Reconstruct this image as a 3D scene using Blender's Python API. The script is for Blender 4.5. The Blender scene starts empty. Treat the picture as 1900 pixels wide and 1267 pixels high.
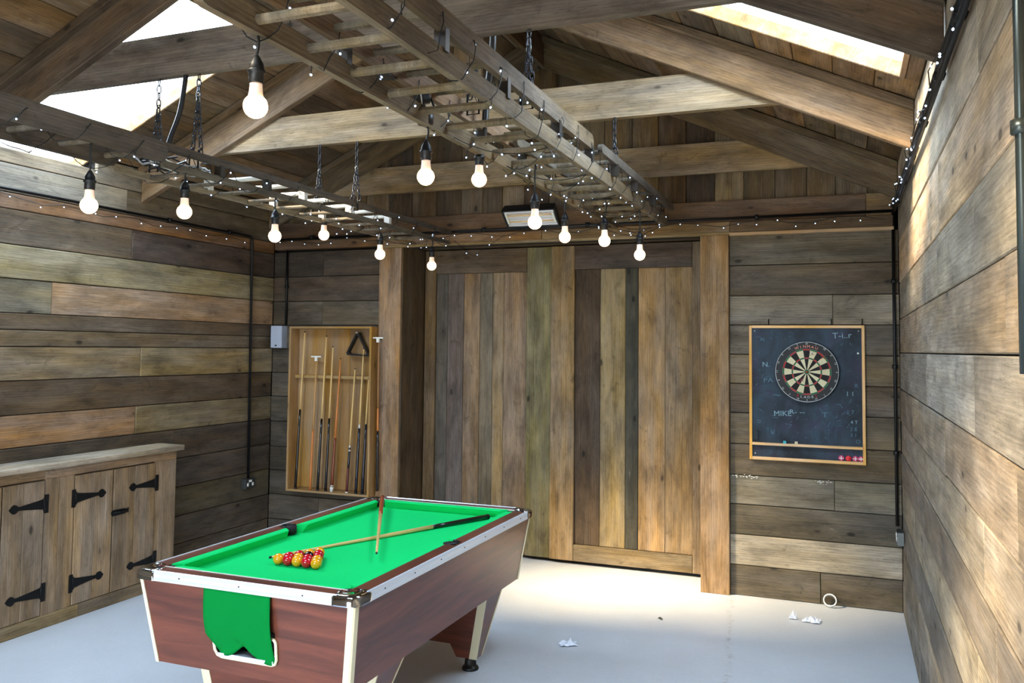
import bpy, math, random
from mathutils import Vector, Matrix
rnd = random.Random(7)
S = bpy.context.scene
COL = S.collection
V = Vector
# ------------------------------------------------------------------ camera
YAW, PITCH, ROLL = math.radians(21.384), math.radians(3.091), math.radians(0.5804)
fw = V((-math.sin(YAW)*math.cos(PITCH), math.cos(YAW)*math.cos(PITCH), math.sin(PITCH)))
rt = V((math.cos(YAW), math.sin(YAW), 0)); dn = fw.cross(rt)
rx = rt*math.cos(ROLL) - dn*math.sin(ROLL); ry = rt*math.sin(ROLL) + dn*math.cos(ROLL)
cd = bpy.data.cameras.new('camera'); cam = bpy.data.objects.new('camera', cd); COL.objects.link(cam)
cam.matrix_world = Matrix(((rx.x, -ry.x, -fw.x, 0), (rx.y, -ry.y, -fw.y, 0), (rx.z, -ry.z, -fw.z, 1.8), (0, 0, 0, 1)))
cd.sensor_width = 36; cd.lens = 1578.5/1900*36; cd.shift_y = (561.2-633.5)/1900; cd.clip_start = .05
S.camera = cam
# ------------------------------------------------------------------ world, sun, exposure
w = bpy.data.worlds.new('sky'); S.world = w; w.use_nodes = True
nt = w.node_tree; bg = nt.nodes['Background']
tc = nt.nodes.new('ShaderNodeTexCoord'); sx = nt.nodes.new('ShaderNodeSeparateXYZ'); cr = nt.nodes.new('ShaderNodeValToRGB')
nt.links.new(tc.outputs['Generated'], sx.inputs[0]); nt.links.new(sx.outputs['Z'], cr.inputs[0]); nt.links.new(cr.outputs[0], bg.inputs[0])
e = cr.color_ramp.elements; e[0].position = 0; e[0].color = (.80, .90, 1, 1); e[1].position = 1; e[1].color = (.55, .77, 1, 1)
bg.inputs[1].default_value = 17
sd = bpy.data.lights.new('sun', 'SUN'); sun = bpy.data.objects.new('sun', sd); COL.objects.link(sun)
sd.energy = 24; sd.angle = math.radians(15); sd.color = (1, .80, .50)
sun.rotation_euler = V((1, .84, -1.15)).to_track_quat('-Z', 'Y').to_euler()
def portal(name, loc, nrm, sx_, sy_, up='Y'):
    l = bpy.data.lights.new(name, 'AREA'); l.shape = 'RECTANGLE'; l.size = sx_; l.size_y = sy_
    l.cycles.is_portal = True
    o = bpy.data.objects.new(name, l); COL.objects.link(o); o.location = loc
    o.rotation_euler = V(nrm).to_track_quat('-Z', up).to_euler()
vs = S.view_settings; vs.view_transform = 'Standard'; vs.look = 'None'; vs.gamma = 1; vs.exposure = 0.25; vs.use_curve_mapping = False
# ------------------------------------------------------------------ room numbers
XL, XR, YB, YF = -4.96, .359, 6.566, -1.3
XM = (XL+XR)/2; RS = .465; RZ = 3.13                    # roof slope and underside height at the eaves
def roofz(x): return RZ + RS*((XR-x) if x > XM else (x-XL))
sl = math.sqrt(1+RS*RS)
NR = V((RS, 0, 1))/sl; NL = V((-RS, 0, 1))/sl
for (x0, x1, y0, y1) in ((-5.18, -3.5, 3.56, 4.5), (-.95, .29, 3.6, 4.6), (-3.3, -2.45, -.3, .9), (-2.2, -.9, -.3, .9)):
    xm = (x0+x1)/2
    n = NR if xm > XM else NL
    portal('skylight_portal', V((xm, (y0+y1)/2, roofz(xm)))+n*.12, -n, y1-y0, (x1-x0)*sl, 'Y')
portal('doorway_portal', (-2.3, YF-.12, 1.05), (0, 1, 0), 2.2, 2.1, 'Z')
# ------------------------------------------------------------------ helpers
def lin(c):
    r = []
    for v in c:
        v = v/255; r.append(v/12.92 if v <= .04045 else ((v+.055)/1.055)**2.4)
    return r
def tag(o, label=None, cat=None, group=None, kind=None):
    if label: o['label'] = label
    if cat: o['category'] = cat
    if group: o['group'] = group
    if kind: o['kind'] = kind
    return o
def empty(name, loc, label=None, cat=None, group=None, kind=None):
    o = bpy.data.objects.new(name, None); COL.objects.link(o); o.location = loc; o.empty_display_size = .1
    return tag(o, label, cat, group, kind)
def wloc(o):
    p = V((0, 0, 0))
    while o: p = p + o.location; o = o.parent
    return p
class MB:
    """collects verts and faces in world coordinates"""
    def __init__(s): s.v = []; s.f = []; s.m = []; s.mi = 0; s.sm = []
    def add(s, vs_, fs, smooth=False):
        n = len(s.v); s.v += [V(p) for p in vs_]; s.f += [tuple(i+n for i in f) for f in fs]
        s.m += [s.mi]*len(fs); s.sm += [smooth]*len(fs); return s
    def box(s, a, b, c=0):
        x0, y0, z0 = a; x1, y1, z1 = b
        s.add([(x0,y0,z0),(x1,y0,z0),(x1,y1,z0),(x0,y1,z0),(x0,y0,z1),(x1,y0,z1),(x1,y1,z1),(x0,y1,z1)],
              [(3,2,1,0),(4,5,6,7),(0,1,5,4),(1,2,6,5),(2,3,7,6),(3,0,4,7)]); return s
    def hexa(s, bot, top):
        s.add(list(bot)+list(top), [(3,2,1,0),(4,5,6,7),(0,1,5,4),(1,2,6,5),(2,3,7,6),(3,0,4,7)]); return s
    def prism(s, pts, ext):
        n = len(pts); e_ = V(ext); a = [V(p) for p in pts]; b = [p+e_ for p in a]
        s.add(a+b, [tuple(range(n))[::-1], tuple(range(n, 2*n))]+[(i, (i+1) % n, n+(i+1) % n, n+i) for i in range(n)]); return s
    def tube(s, pts, r, n=6, smooth=True, caps=True):
        pts = [V(p) for p in pts]; R = r if isinstance(r, (list, tuple)) else [r]*len(pts); vs_ = []; up = None
        for i, p in enumerate(pts):
            t = (pts[min(i+1, len(pts)-1)]-pts[max(i-1, 0)]).normalized()
            if up is None: up = V((0, 0, 1)) if abs(t.z) < .9 else V((1, 0, 0))
            a = t.cross(up)
            if a.length < 1e-4: a = t.cross(V((1, .3, 0)))
            a.normalize(); up = a.cross(t).normalized()
            for k in range(n):
                q = 2*math.pi*k/n; vs_.append(p+(a*math.cos(q)+up*math.sin(q))*R[i])
        fs = [(i*n+k, i*n+(k+1) % n, (i+1)*n+(k+1) % n, (i+1)*n+k) for i in range(len(pts)-1) for k in range(n)]
        if caps: fs += [tuple(range(n))[::-1], tuple(range((len(pts)-1)*n, len(pts)*n))]
        s.add(vs_, fs, smooth); return s
    def lathe(s, o, axis, prof, n=16, smooth=True):
        """prof: (distance along axis, radius)"""
        o = V(o); ax = V(axis).normalized(); a = ax.orthogonal().normalized(); b = ax.cross(a); vs_ = []
        for h, r in prof:
            for k in range(n):
                q = 2*math.pi*k/n; vs_.append(o+ax*h+(a*math.cos(q)+b*math.sin(q))*r)
        m = len(prof)
        fs = [(i*n+k, i*n+(k+1) % n, (i+1)*n+(k+1) % n, (i+1)*n+k) for i in range(m-1) for k in range(n)]
        fs += [tuple(range(n))[::-1], tuple(range((m-1)*n, m*n))]
        s.add(vs_, fs, smooth); return s
    def build(s, name, mats, parent=None, label=None, cat=None, group=None, kind=None, loc=None, color=None):
        base = wloc(parent) if parent else V((0, 0, 0))
        if loc is None:
            if parent: loc = base
            else:
                loc = sum(s.v, V((0, 0, 0)))/len(s.v)
        loc = V(loc)
        me = bpy.data.meshes.new(name); me.from_pydata([tuple(p-loc) for p in s.v], [], s.f)
        if not isinstance(mats, (list, tuple)): mats = [mats]
        for m in mats: me.materials.append(m)
        me.polygons.foreach_set('material_index', s.m); me.polygons.foreach_set('use_smooth', s.sm); me.update()
        o = bpy.data.objects.new(name, me); COL.objects.link(o)
        if parent: o.parent = parent
        o.location = loc-base
        if color: o.color = (*color, 1)
        return tag(o, label, cat, group, kind)
def copy_tree(o, parent=None):
    c = o.copy(); COL.objects.link(c)
    if parent: c.parent = parent
    for ch in list(o.children): copy_tree(ch, c)
    return c
def timber(name, pts, ext, along, tint, parent=None, mat=None, ch=.004, **kw):
    """a piece of timber: polygon pts (front face, world) extruded by ext; grain along `along`. Object axes follow the grain."""
    pts = [V(p) for p in pts]; ext = V(ext); x = V(along).normalized(); z = (-ext).normalized()
    x = (x-z*x.dot(z)).normalized(); y = z.cross(x)
    R = Matrix((x, y, z)).transposed(); c = sum(pts, V((0, 0, 0)))/len(pts)
    Ri = R.transposed(); loc = [Ri@(p-c) for p in pts]; n = len(loc); T = ext.length
    area = sum(loc[i].x*loc[(i+1) % n].y-loc[(i+1) % n].x*loc[i].y for i in range(n))
    if area < 0: loc = loc[::-1]
    ins = []
    for i in range(n):                                          # inset polygon for the chamfer
        p0, p, p1 = loc[i-1], loc[i], loc[(i+1) % n]
        d0 = (p-p0); d0.z = 0; d0.normalize(); d1 = (p1-p); d1.z = 0; d1.normalize()
        n0 = V((-d0.y, d0.x, 0)); n1 = V((-d1.y, d1.x, 0)); b = n0+n1
        k = ch/max(.3, b.dot(n0)/b.length)/b.length if b.length > 1e-5 else 0
        ins.append(p+b*k)
    vs_ = [(p.x, p.y, 0) for p in ins]+[(p.x, p.y, -ch) for p in loc]+[(p.x, p.y, -T) for p in loc]
    fs = [tuple(range(n)), tuple(range(2*n, 3*n))[::-1]]
    for i in range(n):
        j = (i+1) % n; fs += [(n+i, n+j, j, i), (2*n+i, 2*n+j, n+j, n+i)]
    me = bpy.data.meshes.new(name); me.from_pydata(vs_, [], fs); me.materials.append(mat or WOOD); me.update()
    o = bpy.data.objects.new(name, me); COL.objects.link(o)
    base = wloc(parent) if parent else V((0, 0, 0))
    if parent: o.parent = parent
    o.matrix_local = Matrix.Translation(c-base) @ R.to_4x4()
    o.color = (*lin(tint), 1)
    return tag(o, **kw)
def var(t, a, b):
    k = rnd.uniform(a, b); return tuple(c*k for c in t)
def rectboard(name, p0, p1, wv, thick, nrm, tint, parent=None, **kw):
    """board whose front face runs p0->p1 with width vector wv, body behind by thick along -nrm"""
    p0, p1, wv = V(p0), V(p1), V(wv)
    return timber(name, [p0, p1, p1+wv, p0+wv], -V(nrm)*thick, p1-p0, tint, parent, **kw)
# ------------------------------------------------------------------ materials
def mat(name, col, rough=.6, metal=0, emit=None, es=0, spec=None, coat=0):
    m = bpy.data.materials.new(name); m.use_nodes = True; b = m.node_tree.nodes['Principled BSDF']
    b.inputs['Base Color'].default_value = (*lin(col), 1); b.inputs['Roughness'].default_value = rough; b.inputs['Metallic'].default_value = metal
    if emit: b.inputs['Emission Color'].default_value = (*emit, 1); b.inputs['Emission Strength'].default_value = es
    if spec is not None: b.inputs['Specular IOR Level'].default_value = spec
    if coat: b.inputs['Coat Weight'].default_value = coat; b.inputs['Coat Roughness'].default_value = .15
    return m
class N:
    def __init__(s, m): s.t = m.node_tree; s.b = s.t.nodes['Principled BSDF']
    def n(s, ty, ins={}, **props):
        q = s.t.nodes.new('ShaderNode'+ty)
        for k, v in props.items(): setattr(q, k, v)
        for k, v in ins.items():
            if hasattr(v, 'links') or hasattr(v, 'is_output'): s.t.links.new(v, q.inputs[k])
            else: q.inputs[k].default_value = v
        return q
    def math(s, op, a, b=0.0, c=None, clamp=False):
        i = {0: a, 1: b}
        if c is not None: i[2] = c
        return s.n('Math', i, operation=op, use_clamp=clamp).outputs[0]
    def mix(s, f, a, b, bt='MIX'):
        q = s.t.nodes.new('ShaderNodeMix'); q.data_type = 'RGBA'; q.blend_type = bt
        for k, v in ((0, f), (6, a), (7, b)):
            if hasattr(v, 'is_output'): s.t.links.new(v, q.inputs[k])
            else: q.inputs[k].default_value = v if k == 0 or len(v) == 4 else (*v, 1)
        return q.outputs[2]
    def ramp(s, x, lo, hi, a=0., b=1.):
        return s.n('MapRange', {0: x, 1: lo, 2: hi, 3: a, 4: b}).outputs[0]
    def noise(s, vec, scale, detail=3, rough=.55, dist=0):
        return s.n('TexNoise', {'Vector': vec, 'Scale': scale, 'Detail': detail, 'Roughness': rough, 'Distortion': dist}).outputs[0]
    def mapv(s, vec, sc):
        return s.n('Mapping', {'Vector': vec, 'Scale': sc}).outputs[0]
def wood_mat(name, wear=1., gain=1., rough=.78, usetint=True, base=(150, 110, 70), grain=1., knots=1.):
    m = bpy.data.materials.new(name); m.use_nodes = True; s = N(m)
    oi = s.n('ObjectInfo'); co = s.n('TexCoord').outputs['Object']
    off = s.n('VectorMath', {0: (61., 37., 23.), 'Scale': oi.outputs['Random']}, operation='SCALE').outputs[0]
    v = s.n('VectorMath', {0: co, 1: off}, operation='ADD').outputs[0]
    st = s.noise(s.mapv(v, (.9, 9, 9)), 2.2, 6, .6, .5)              # long streaks
    fine = s.noise(s.mapv(v, (3.5, 80, 80)), 2., 2, .6)              # fine fibres
    bl = s.noise(s.mapv(v, (1.5, 4.2, 4.2)), 1.7, 6, .62, .4)        # weather blotches
    wv = s.n('TexWave', {'Vector': s.mapv(v, (.55, 7, 7)), 'Scale': 2.6, 'Distortion': 9., 'Detail': 2., 'Detail Scale': .7}, wave_type='BANDS', bands_direction='Y').outputs[1]
    vo = s.n('TexVoronoi', {'Vector': s.mapv(v, (3.2, 6.5, 6.5)), 'Scale': 1., 'Randomness': 1.})
    sel = s.math('GREATER_THAN', s.n('SeparateColor', {0: vo.outputs['Color']}).outputs[0], .45)
    kn = s.math('MULTIPLY', s.ramp(vo.outputs['Distance'], .06, .115, 1., 0.), sel)
    kr = s.math('MULTIPLY', s.ramp(vo.outputs['Distance'], .0, .36, 1., 0.), sel)
    f = s.math('ADD', s.ramp(st, .3, .72, 1-.27*grain*wear, 1+.22*grain*wear), s.ramp(wv, 0, 1, -.08*grain, .08*grain))
    f = s.math('MULTIPLY', f, s.ramp(fine, .3, .7, 1-.12*grain, 1+.10*grain))
    f = s.math('MULTIPLY', f, s.ramp(bl, .3, .72, 1-.46*wear, 1+.36*wear))
    f = s.math('MULTIPLY', f, s.ramp(kr, 0, 1, 1., 1-.25*knots))
    f = s.math('MULTIPLY', f, s.ramp(kn, 0, 1, 1., 1-.65*knots))
    f = s.math('MULTIPLY', f, s.ramp(oi.outputs['Random'], 0, 1, .93*gain, 1.07*gain))
    tint = oi.outputs['Color'] if usetint else (*lin(base), 1)
    if usetint:
        grey = s.n('HueSaturation', {'Saturation': .78, 'Color': tint}).outputs[0]
        warm = s.n('HueSaturation', {'Saturation': 1.15, 'Color': tint}).outputs[0]
        bl2 = s.noise(s.mapv(v, (.8, 5, 5)), 1.3, 4, .6)
        tint = s.mix(s.ramp(bl2, .36, .64), grey, warm)
    ck = s.noise(s.mapv(v, (.55, 13, 13)), 3.1, 4, .6, .3)
    f = s.math('MULTIPLY', f, s.ramp(s.math('ABSOLUTE', s.math('SUBTRACT', ck, .5)), .0, .012, 1-.45*wear, 1.))
    sm = s.noise(s.mapv(v, (2.2, 3.4, 3.4)), 2.6, 6, .68, .8)
    f = s.math('MULTIPLY', f, s.ramp(sm, .60, .72, 1., 1-.42*wear))
    c = s.n('VectorMath', {0: tint, 'Scale': f}, operation='SCALE').outputs[0]
    if wear > .6:                                                    # pale scuffs and mortar smears
        sc = s.noise(s.mapv(v, (2.6, 16, 16)), 2.4, 5, .7, 1.2)
        c = s.mix(s.math('MULTIPLY', s.ramp(sc, .66, .74), .38), c, (.42, .37, .30))
    s.t.links.new(c, s.b.inputs['Base Color']); s.b.inputs['Roughness'].default_value = rough
    s.b.inputs['Specular IOR Level'].default_value = .25
    h = s.math('ADD', s.math('MULTIPLY', fine, .5), st)
    bp = s.n('Bump', {'Strength': .35*wear+.08, 'Distance': .006, 'Height': h})
    s.t.links.new(bp.outputs[0], s.b.inputs['Normal'])
    return m
WOOD = wood_mat('reclaimed_timber', gain=1.12)
PLAIN = wood_mat('planed_softwood', wear=.35, gain=1.1, grain=.55, knots=.8, rough=.55)
BACK = mat('dark_gap_backing', (20, 17, 14), .95)
STEEL = mat('black_conduit', (16, 16, 18), .38, .3)
GALV = mat('galvanised_steel', (120, 125, 125), .35, .9)
BLACK = mat('black_plastic', (12, 12, 13), .45)
IRON = mat('black_iron', (14, 14, 15), .55, .5)
CHAIN = mat('chain_steel', (70, 72, 78), .35, .9)
WIRE = mat('dark_green_wire', (13, 16, 14), .6)
WHITEP = mat('white_paint', (225, 222, 212), .5)
GREYP = mat('grey_enamel', (176, 182, 196), .4)
LED = mat('cool_white_led', (220, 230, 255), .4, emit=(.50, .68, 1), es=3)
BULB = mat('lit_bulb', (255, 240, 220), .3, emit=(1, .62, .30), es=9)
COLLAR = mat('bulb_collar', (235, 215, 195), .4, emit=(1, .62, .40), es=.35)
CREAM = mat('cream_trim', (238, 228, 190), .35)
ALU = mat('brushed_aluminium', (226, 232, 240), .3, .35)
CHROME = mat('chrome_corner', (190, 195, 205), .08, 1.)
FELT = mat('green_baize', (16, 205, 108), .95, spec=.1)
FELT2 = mat('green_flock_cloth', (0, 122, 50), .9, spec=.1)
def floor_mat():
    m = mat('painted_concrete', (188, 193, 200), .42); s = N(m)
    p = s.n('NewGeometry').outputs['Position']
    a = s.noise(p, .9, 5, .6); b = s.noise(p, 7, 6, .7); c = s.noise(p, 45, 3, .6)
    f = s.math('MULTIPLY', s.ramp(a, .3, .7, .93, 1.05), s.math('MULTIPLY', s.ramp(b, .3, .75, .95, 1.04), s.ramp(c, .3, .7, .97, 1.03)))
    col = s.n('VectorMath', {0: (*lin((204, 206, 210)),), 'Scale': f}, operation='SCALE').outputs[0]
    # old filled crack running towards the door post
    xy = s.n('SeparateXYZ', {0: p}); n2 = s.noise(p, 3.2, 5, .7)
    ln = s.math('ADD', s.math('MULTIPLY', xy.outputs[1], -.11), -.085)
    d = s.math('ABSOLUTE', s.math('SUBTRACT', s.math('ADD', xy.outputs[0], s.math('MULTIPLY', s.math('SUBTRACT', n2, .5), .12)), ln))
    crk = s.math('MULTIPLY', s.ramp(d, .004, .030, 1, 0), s.ramp(s.noise(p, 19, 4, .8), .48, .62))
    col = s.mix(s.math('MULTIPLY', crk, .45), col, (.20, .18, .15))
    st = s.math('MULTIPLY', s.ramp(s.noise(s.mapv(p, (3.2, 1.4, 1)), 2.6, 5, .75, 1.), .67, .76), .3)
    col = s.mix(st, col, (.36, .27, .16))
    s.t.links.new(col, s.b.inputs['Base Color'])
    s.t.links.new(s.ramp(b, .3, .7, .32, .5), s.b.inputs['Roughness'])
    bp = s.n('Bump', {'Strength': .12, 'Distance': .01, 'Height': b}); s.t.links.new(bp.outputs[0], s.b.inputs['Normal'])
    return m
def laminate():
    m = mat('mahogany_laminate', (104, 46, 34), .30); s = N(m)
    co = s.n('TexCoord').outputs['Object']
    a = s.noise(s.mapv(co, (1.0, 1.0, 11)), 1.5, 4, .55, .9); b = s.noise(s.mapv(co, (5, 5, 90)), 3, 3, .6)
    c = s.mix(s.ramp(a, .34, .66), (*lin((84, 42, 31)), 1), (*lin((124, 66, 47)), 1))
    c = s.mix(s.math('MULTIPLY', s.ramp(b, .4, .7), .25), c, (.05, .018, .012))
    s.t.links.new(c, s.b.inputs['Base Color']); s.b.inputs['Specular IOR Level'].default_value = .6
    return m
def pane_mat():
    m = bpy.data.materials.new('clear_polycarbonate'); m.use_nodes = True; t = m.node_tree; t.nodes.clear()
    o = t.nodes.new('ShaderNodeOutputMaterial'); mx = t.nodes.new('ShaderNodeMixShader'); mx.inputs[0].default_value = .12
    a = t.nodes.new('ShaderNodeBsdfTransparent'); a.inputs[0].default_value = (.96, .98, 1, 1)
    b = t.nodes.new('ShaderNodeBsdfTranslucent'); b.inputs[0].default_value = (.9, .94, 1, 1)
    t.links.new(a.outputs[0], mx.inputs[1]); t.links.new(b.outputs[0], mx.inputs[2]); t.links.new(mx.outputs[0], o.inputs[0])
    return m
FLOORM = floor_mat(); LAM = laminate(); PANE = pane_mat()
# ------------------------------------------------------------------ floor and shells
MB().box((XL-.3, YF-.2, -.12), (XR+.3, 7.3, 0)).build('floor', FLOORM, kind='structure')
MB().box((XL-8, -14, -.16), (XR+8, YF-.2, -.02)).build('ground', mat('pale_yard_gravel', (176, 172, 164), .9), kind='structure')
wl = MB().box((XL-.14, YF, 0), (XL-.03, 7.2, 3.04)).box((XL-.14, YF, 3.04), (XL-.03, 3.54, 3.14)).box((XL-.14, 4.52, 3.04), (XL-.03, 7.2, 3.14)).build('wall_left', BACK, kind='structure')
wr = MB().box((XR+.03, YF, 0), (XR+.14, 7.2, 3.14)).build('wall_right', BACK, kind='structure')
wb = MB()
wb.box((XL-.1, YB+.03, 0), (-3.60, YB+.12, 2.68)); wb.box((-1.0, YB+.03, 0), (XR+.1, YB+.12, 2.68))
wb.prism([(XL-.1, YB+.06, 2.68), (XR+.1, YB+.06, 2.68), (XR+.1, YB+.06, roofz(XR)+.02), (XM, YB+.06, roofz(XM)+.02), (XL-.1, YB+.06, roofz(XL)+.02)], (0, .1, 0))
wb.box((XL-.1, 7.08, 0), (XR+.1, 7.2, 2.9)); wb.box((-3.60, YB+.12, 2.70), (-1.0, 7.1, 2.9))
wb = wb.build('wall_back', BACK, kind='structure')
wf = MB().box((XL-.1, YF-.1, 0), (-3.4, YF, 3.1)).box((-1.2, YF-.1, 0), (XR+.1, YF, 3.1)).box((-3.4, YF-.1, 2.1), (-1.2, YF, 3.1))
wf.prism([(XL-.1, YF-.1, 3.1), (XR+.1, YF-.1, 3.1), (XM, YF-.1, roofz(XM))], (0, .1, 0))
tag(wf.build('wall_front', mat('rough_front_wall', (150, 122, 90), .85), kind='structure'))
JT = .0025
def course(parent, side, z0, z1, breaks, tints, th=.028):
    for i in range(len(breaks)-1):
        a, b = breaks[i]+JT*.5, breaks[i+1]-JT*.5; off = rnd.uniform(-.003, .004); za, zb = z0+JT, z1-JT
        if side == 'L': rectboard('plank', (XL+off, a, za), (XL+off, b, za), (0, 0, zb-za), th, (1, 0, 0), tints[i], parent)
        elif side == 'R': rectboard('plank', (XR-off, a, za), (XR-off, b, za), (0, 0, zb-za), th, (-1, 0, 0), tints[i], parent)
        else: rectboard('plank', (a, YB-off, za), (b, YB-off, za), (0, 0, zb-za), th, (0, -1, 0), tints[i], parent)
Lrows = [(0, .22, (92, 78, 60)), (.22, .44, (84, 72, 55)), (.44, .67, (92, 80, 58)), (.67, .90, (84, 72, 58)), (.90, 1.13, (84, 72, 58))]  # low courses tinted dark: shade at the wall's foot put into the colour
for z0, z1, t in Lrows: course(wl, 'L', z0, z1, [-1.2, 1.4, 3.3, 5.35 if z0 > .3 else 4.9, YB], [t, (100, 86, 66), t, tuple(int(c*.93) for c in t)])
course(wl, 'L', 1.13, 1.34, [-1.2, 1.9, 4.95, YB], [(128, 104, 76), (142, 108, 74), (118, 102, 74)])
course(wl, 'L', 1.34, 1.56, [-1.2, 2.6, YB], [(100, 84, 64), (92, 76, 58)])
course(wl, 'L', 1.56, 1.78, [-1.2, 2.2, 4.98, YB], [(118, 98, 76), (126, 106, 78), (140, 120, 86)])
course(wl, 'L', 1.78, 1.888, [-1.2, 3.0, YB], [(106, 92, 72), (108, 92, 72)])
course(wl, 'L', 1.888, 1.996, [-1.2, 3.4, YB], [(100, 90, 72), (102, 86, 68)])
course(wl, 'L', 1.996, 2.216, [-1.2, 1.7, 4.19, YB], [(118, 108, 84), (124, 112, 90), (156, 126, 96)])
course(wl, 'L', 2.216, 2.433, [-1.2, 2.4, YB], [(120, 108, 80), (140, 124, 90)])
course(wl, 'L', 2.433, 2.66, [-1.2, 1.6, 4.86, YB], [(90, 76, 60), (92, 78, 62), (84, 70, 60)])
course(wl, 'L', 2.66, 2.765, [-1.2, 3.2, YB], [(122, 90, 62), (124, 90, 60)])
course(wl, 'L', 2.765, 2.95, [-1.2, 2.5, 4.8, YB], [(118, 106, 88), (120, 108, 90), (100, 86, 66)])
course(wl, 'L', 2.95, 3.13, [-1.2, 3.1, 3.54], [(118, 106, 88), (122, 110, 92)])
course(wl, 'L', 2.95, 3.045, [3.54, 4.52], [(122, 108, 90)])
course(wl, 'L', 2.95, 3.13, [4.52, 4.95, YB], [(122, 110, 92), (104, 90, 70)])
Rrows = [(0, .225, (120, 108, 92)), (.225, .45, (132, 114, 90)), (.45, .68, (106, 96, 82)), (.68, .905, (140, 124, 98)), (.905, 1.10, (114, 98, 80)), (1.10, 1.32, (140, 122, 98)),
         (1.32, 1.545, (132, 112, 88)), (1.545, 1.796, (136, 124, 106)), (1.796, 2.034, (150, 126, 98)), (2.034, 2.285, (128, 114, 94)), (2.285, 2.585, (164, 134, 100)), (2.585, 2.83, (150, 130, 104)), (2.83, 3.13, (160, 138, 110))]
for k, (z0, z1, t) in enumerate(Rrows):
    g_ = sum(t)/3; t = tuple((g_+(c-g_)*.72)*1.07 for c in t)
    br = [-1.2]; y = rnd.uniform(.2, 1.6)
    while y < 5.8: br.append(y); y += rnd.uniform(1.5, 2.6)
    br.append(YB)
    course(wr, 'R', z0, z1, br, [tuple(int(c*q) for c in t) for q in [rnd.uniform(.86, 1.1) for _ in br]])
brow = [0, .222, .444, .664, .880, 1.11, 1.339, 1.556, 1.774, 1.993, 2.212, 2.441, 2.672]
Rt = [(92, 82, 66), (150, 138, 118), (88, 80, 66), (112, 104, 88), (92, 80, 62), (100, 88, 70), (92, 80, 66), (108, 94, 74), (104, 94, 80), (124, 114, 98), (92, 80, 64), (104, 94, 78)]
Lt = [(76, 66, 54), (86, 76, 62), (74, 66, 54), (70, 62, 50), (80, 72, 60), (78, 70, 58), (92, 82, 68), (84, 76, 64), (88, 78, 66), (84, 74, 60), (78, 66, 54), (70, 60, 50)]
for i in range(12):
    course(wb, 'B', brow[i], brow[i+1], [-.81, XR-.001] if i % 3 else [-.81, -.18+.1*(i % 2), XR-.001], [Rt[i], tuple(int(c*1.06) for c in Rt[i])])
    if i % 2: course(wb, 'B', brow[i], brow[i+1], [XL+.001, -4.42, -3.81], [Lt[i], tuple(int(c*1.1) for c in Lt[i])])
    else: course(wb, 'B', brow[i], brow[i+1], [XL+.001, -3.81], [Lt[i]])
# lintel band, ledge board and gable boarding above it
for a, b, t in ((XL+.03, -3.82, (112, 84, 58)), (-3.82, -2.3, (132, 100, 68)), (-2.3, -.8, (126, 100, 68)), (-.8, XR-.03, (104, 84, 62))):
    rectboard('plank', (a+.001, YB-.045, 2.690), (b-.001, YB-.045, 2.690), (0, 0, .080), .08, (0, -1, 0), t, wb)
rectboard('plank', (-.805, YB-.05, 2.664), (XR-.03, YB-.05, 2.664), (0, 0, .024), .05, (0, -1, 0), (176, 140, 96), wb, mat=PLAIN)
rectboard('plank', (-3.82, YB-.05, 2.672), (-.805, YB-.05, 2.672), (0, 0, .020), .05, (0, -1, 0), (150, 124, 84), wb)
for a, b, t in ((XL+.03, -4.0, (98, 74, 54)), (-4.0, -1.3, (104, 80, 58)), (-1.3, .15, (112, 88, 66)), (.15, XR-.03, (140, 116, 84))):
    rectboard('plank', (a+.001, YB-.012, 2.772), (b-.001, YB-.012, 2.772), (0, 0, .165), .05, (0, -1, 0), t, wb)
gx = [XL+.03, -4.71, -4.49, -4.26, -4.0, -3.77, -3.536, -3.298, -3.06, -2.86, -2.68, -2.48, -2.263, -2.03, -1.794, -1.565, -1.355, -1.139, -.921, -.704, -.477, -.252, -.054, .16, XR-.03]
gt = [(104, 90, 66), (118, 98, 70), (92, 80, 62), (108, 88, 64), (122, 100, 72), (82, 68, 54), (112, 92, 68), (86, 72, 56), (104, 86, 64), (88, 72, 54), (118, 98, 72), (80, 64, 48),
      (104, 88, 66), (114, 96, 70), (116, 96, 68), (126, 102, 70), (108, 86, 62), (80, 66, 52), (134, 114, 84), (104, 88, 66), (100, 84, 64), (110, 92, 68), (118, 98, 72), (108, 92, 68)]
for i in range(len(gx)-1):
    a, b = gx[i]+.0015, gx[i+1]-.0015; y = YB+.03+rnd.uniform(-.004, .004)
    pts = [(a, y, 2.93), (b, y, 2.93), (b, y, roofz(b)-.004)]
    if a < XM < b: pts.append((XM, y, roofz(XM)-.004))
    pts.append((a, y, roofz(a)-.004))
    timber('plank', pts, (0, .025, 0), (0, 0, 1), gt[i], wb)
# door posts, reveal boards
rectboard('trim_1', (-3.815, YB-.04, 0), (-3.815, YB-.04, 2.672), (.218, 0, 0), .07, (0, -1, 0), (140, 110, 80), kind='structure')
rectboard('trim_2', (-1.022, YB-.04, 0), (-1.022, YB-.04, 2.672), (.212, 0, 0), .07, (0, -1, 0), (136, 108, 76), kind='structure')
rectboard('trim_3', (-3.582, 7.05, 0), (-3.582, 7.05, 2.69), (0, -.515, 0), .02, (1, 0, 0), (84, 68, 48), kind='structure')
rectboard('trim_4', (-3.58, 7.05, 2.692), (-1.03, 7.05, 2.692), (0, -.46, 0), .02, (0, 0, -1), (96, 78, 56), kind='structure')
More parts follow.
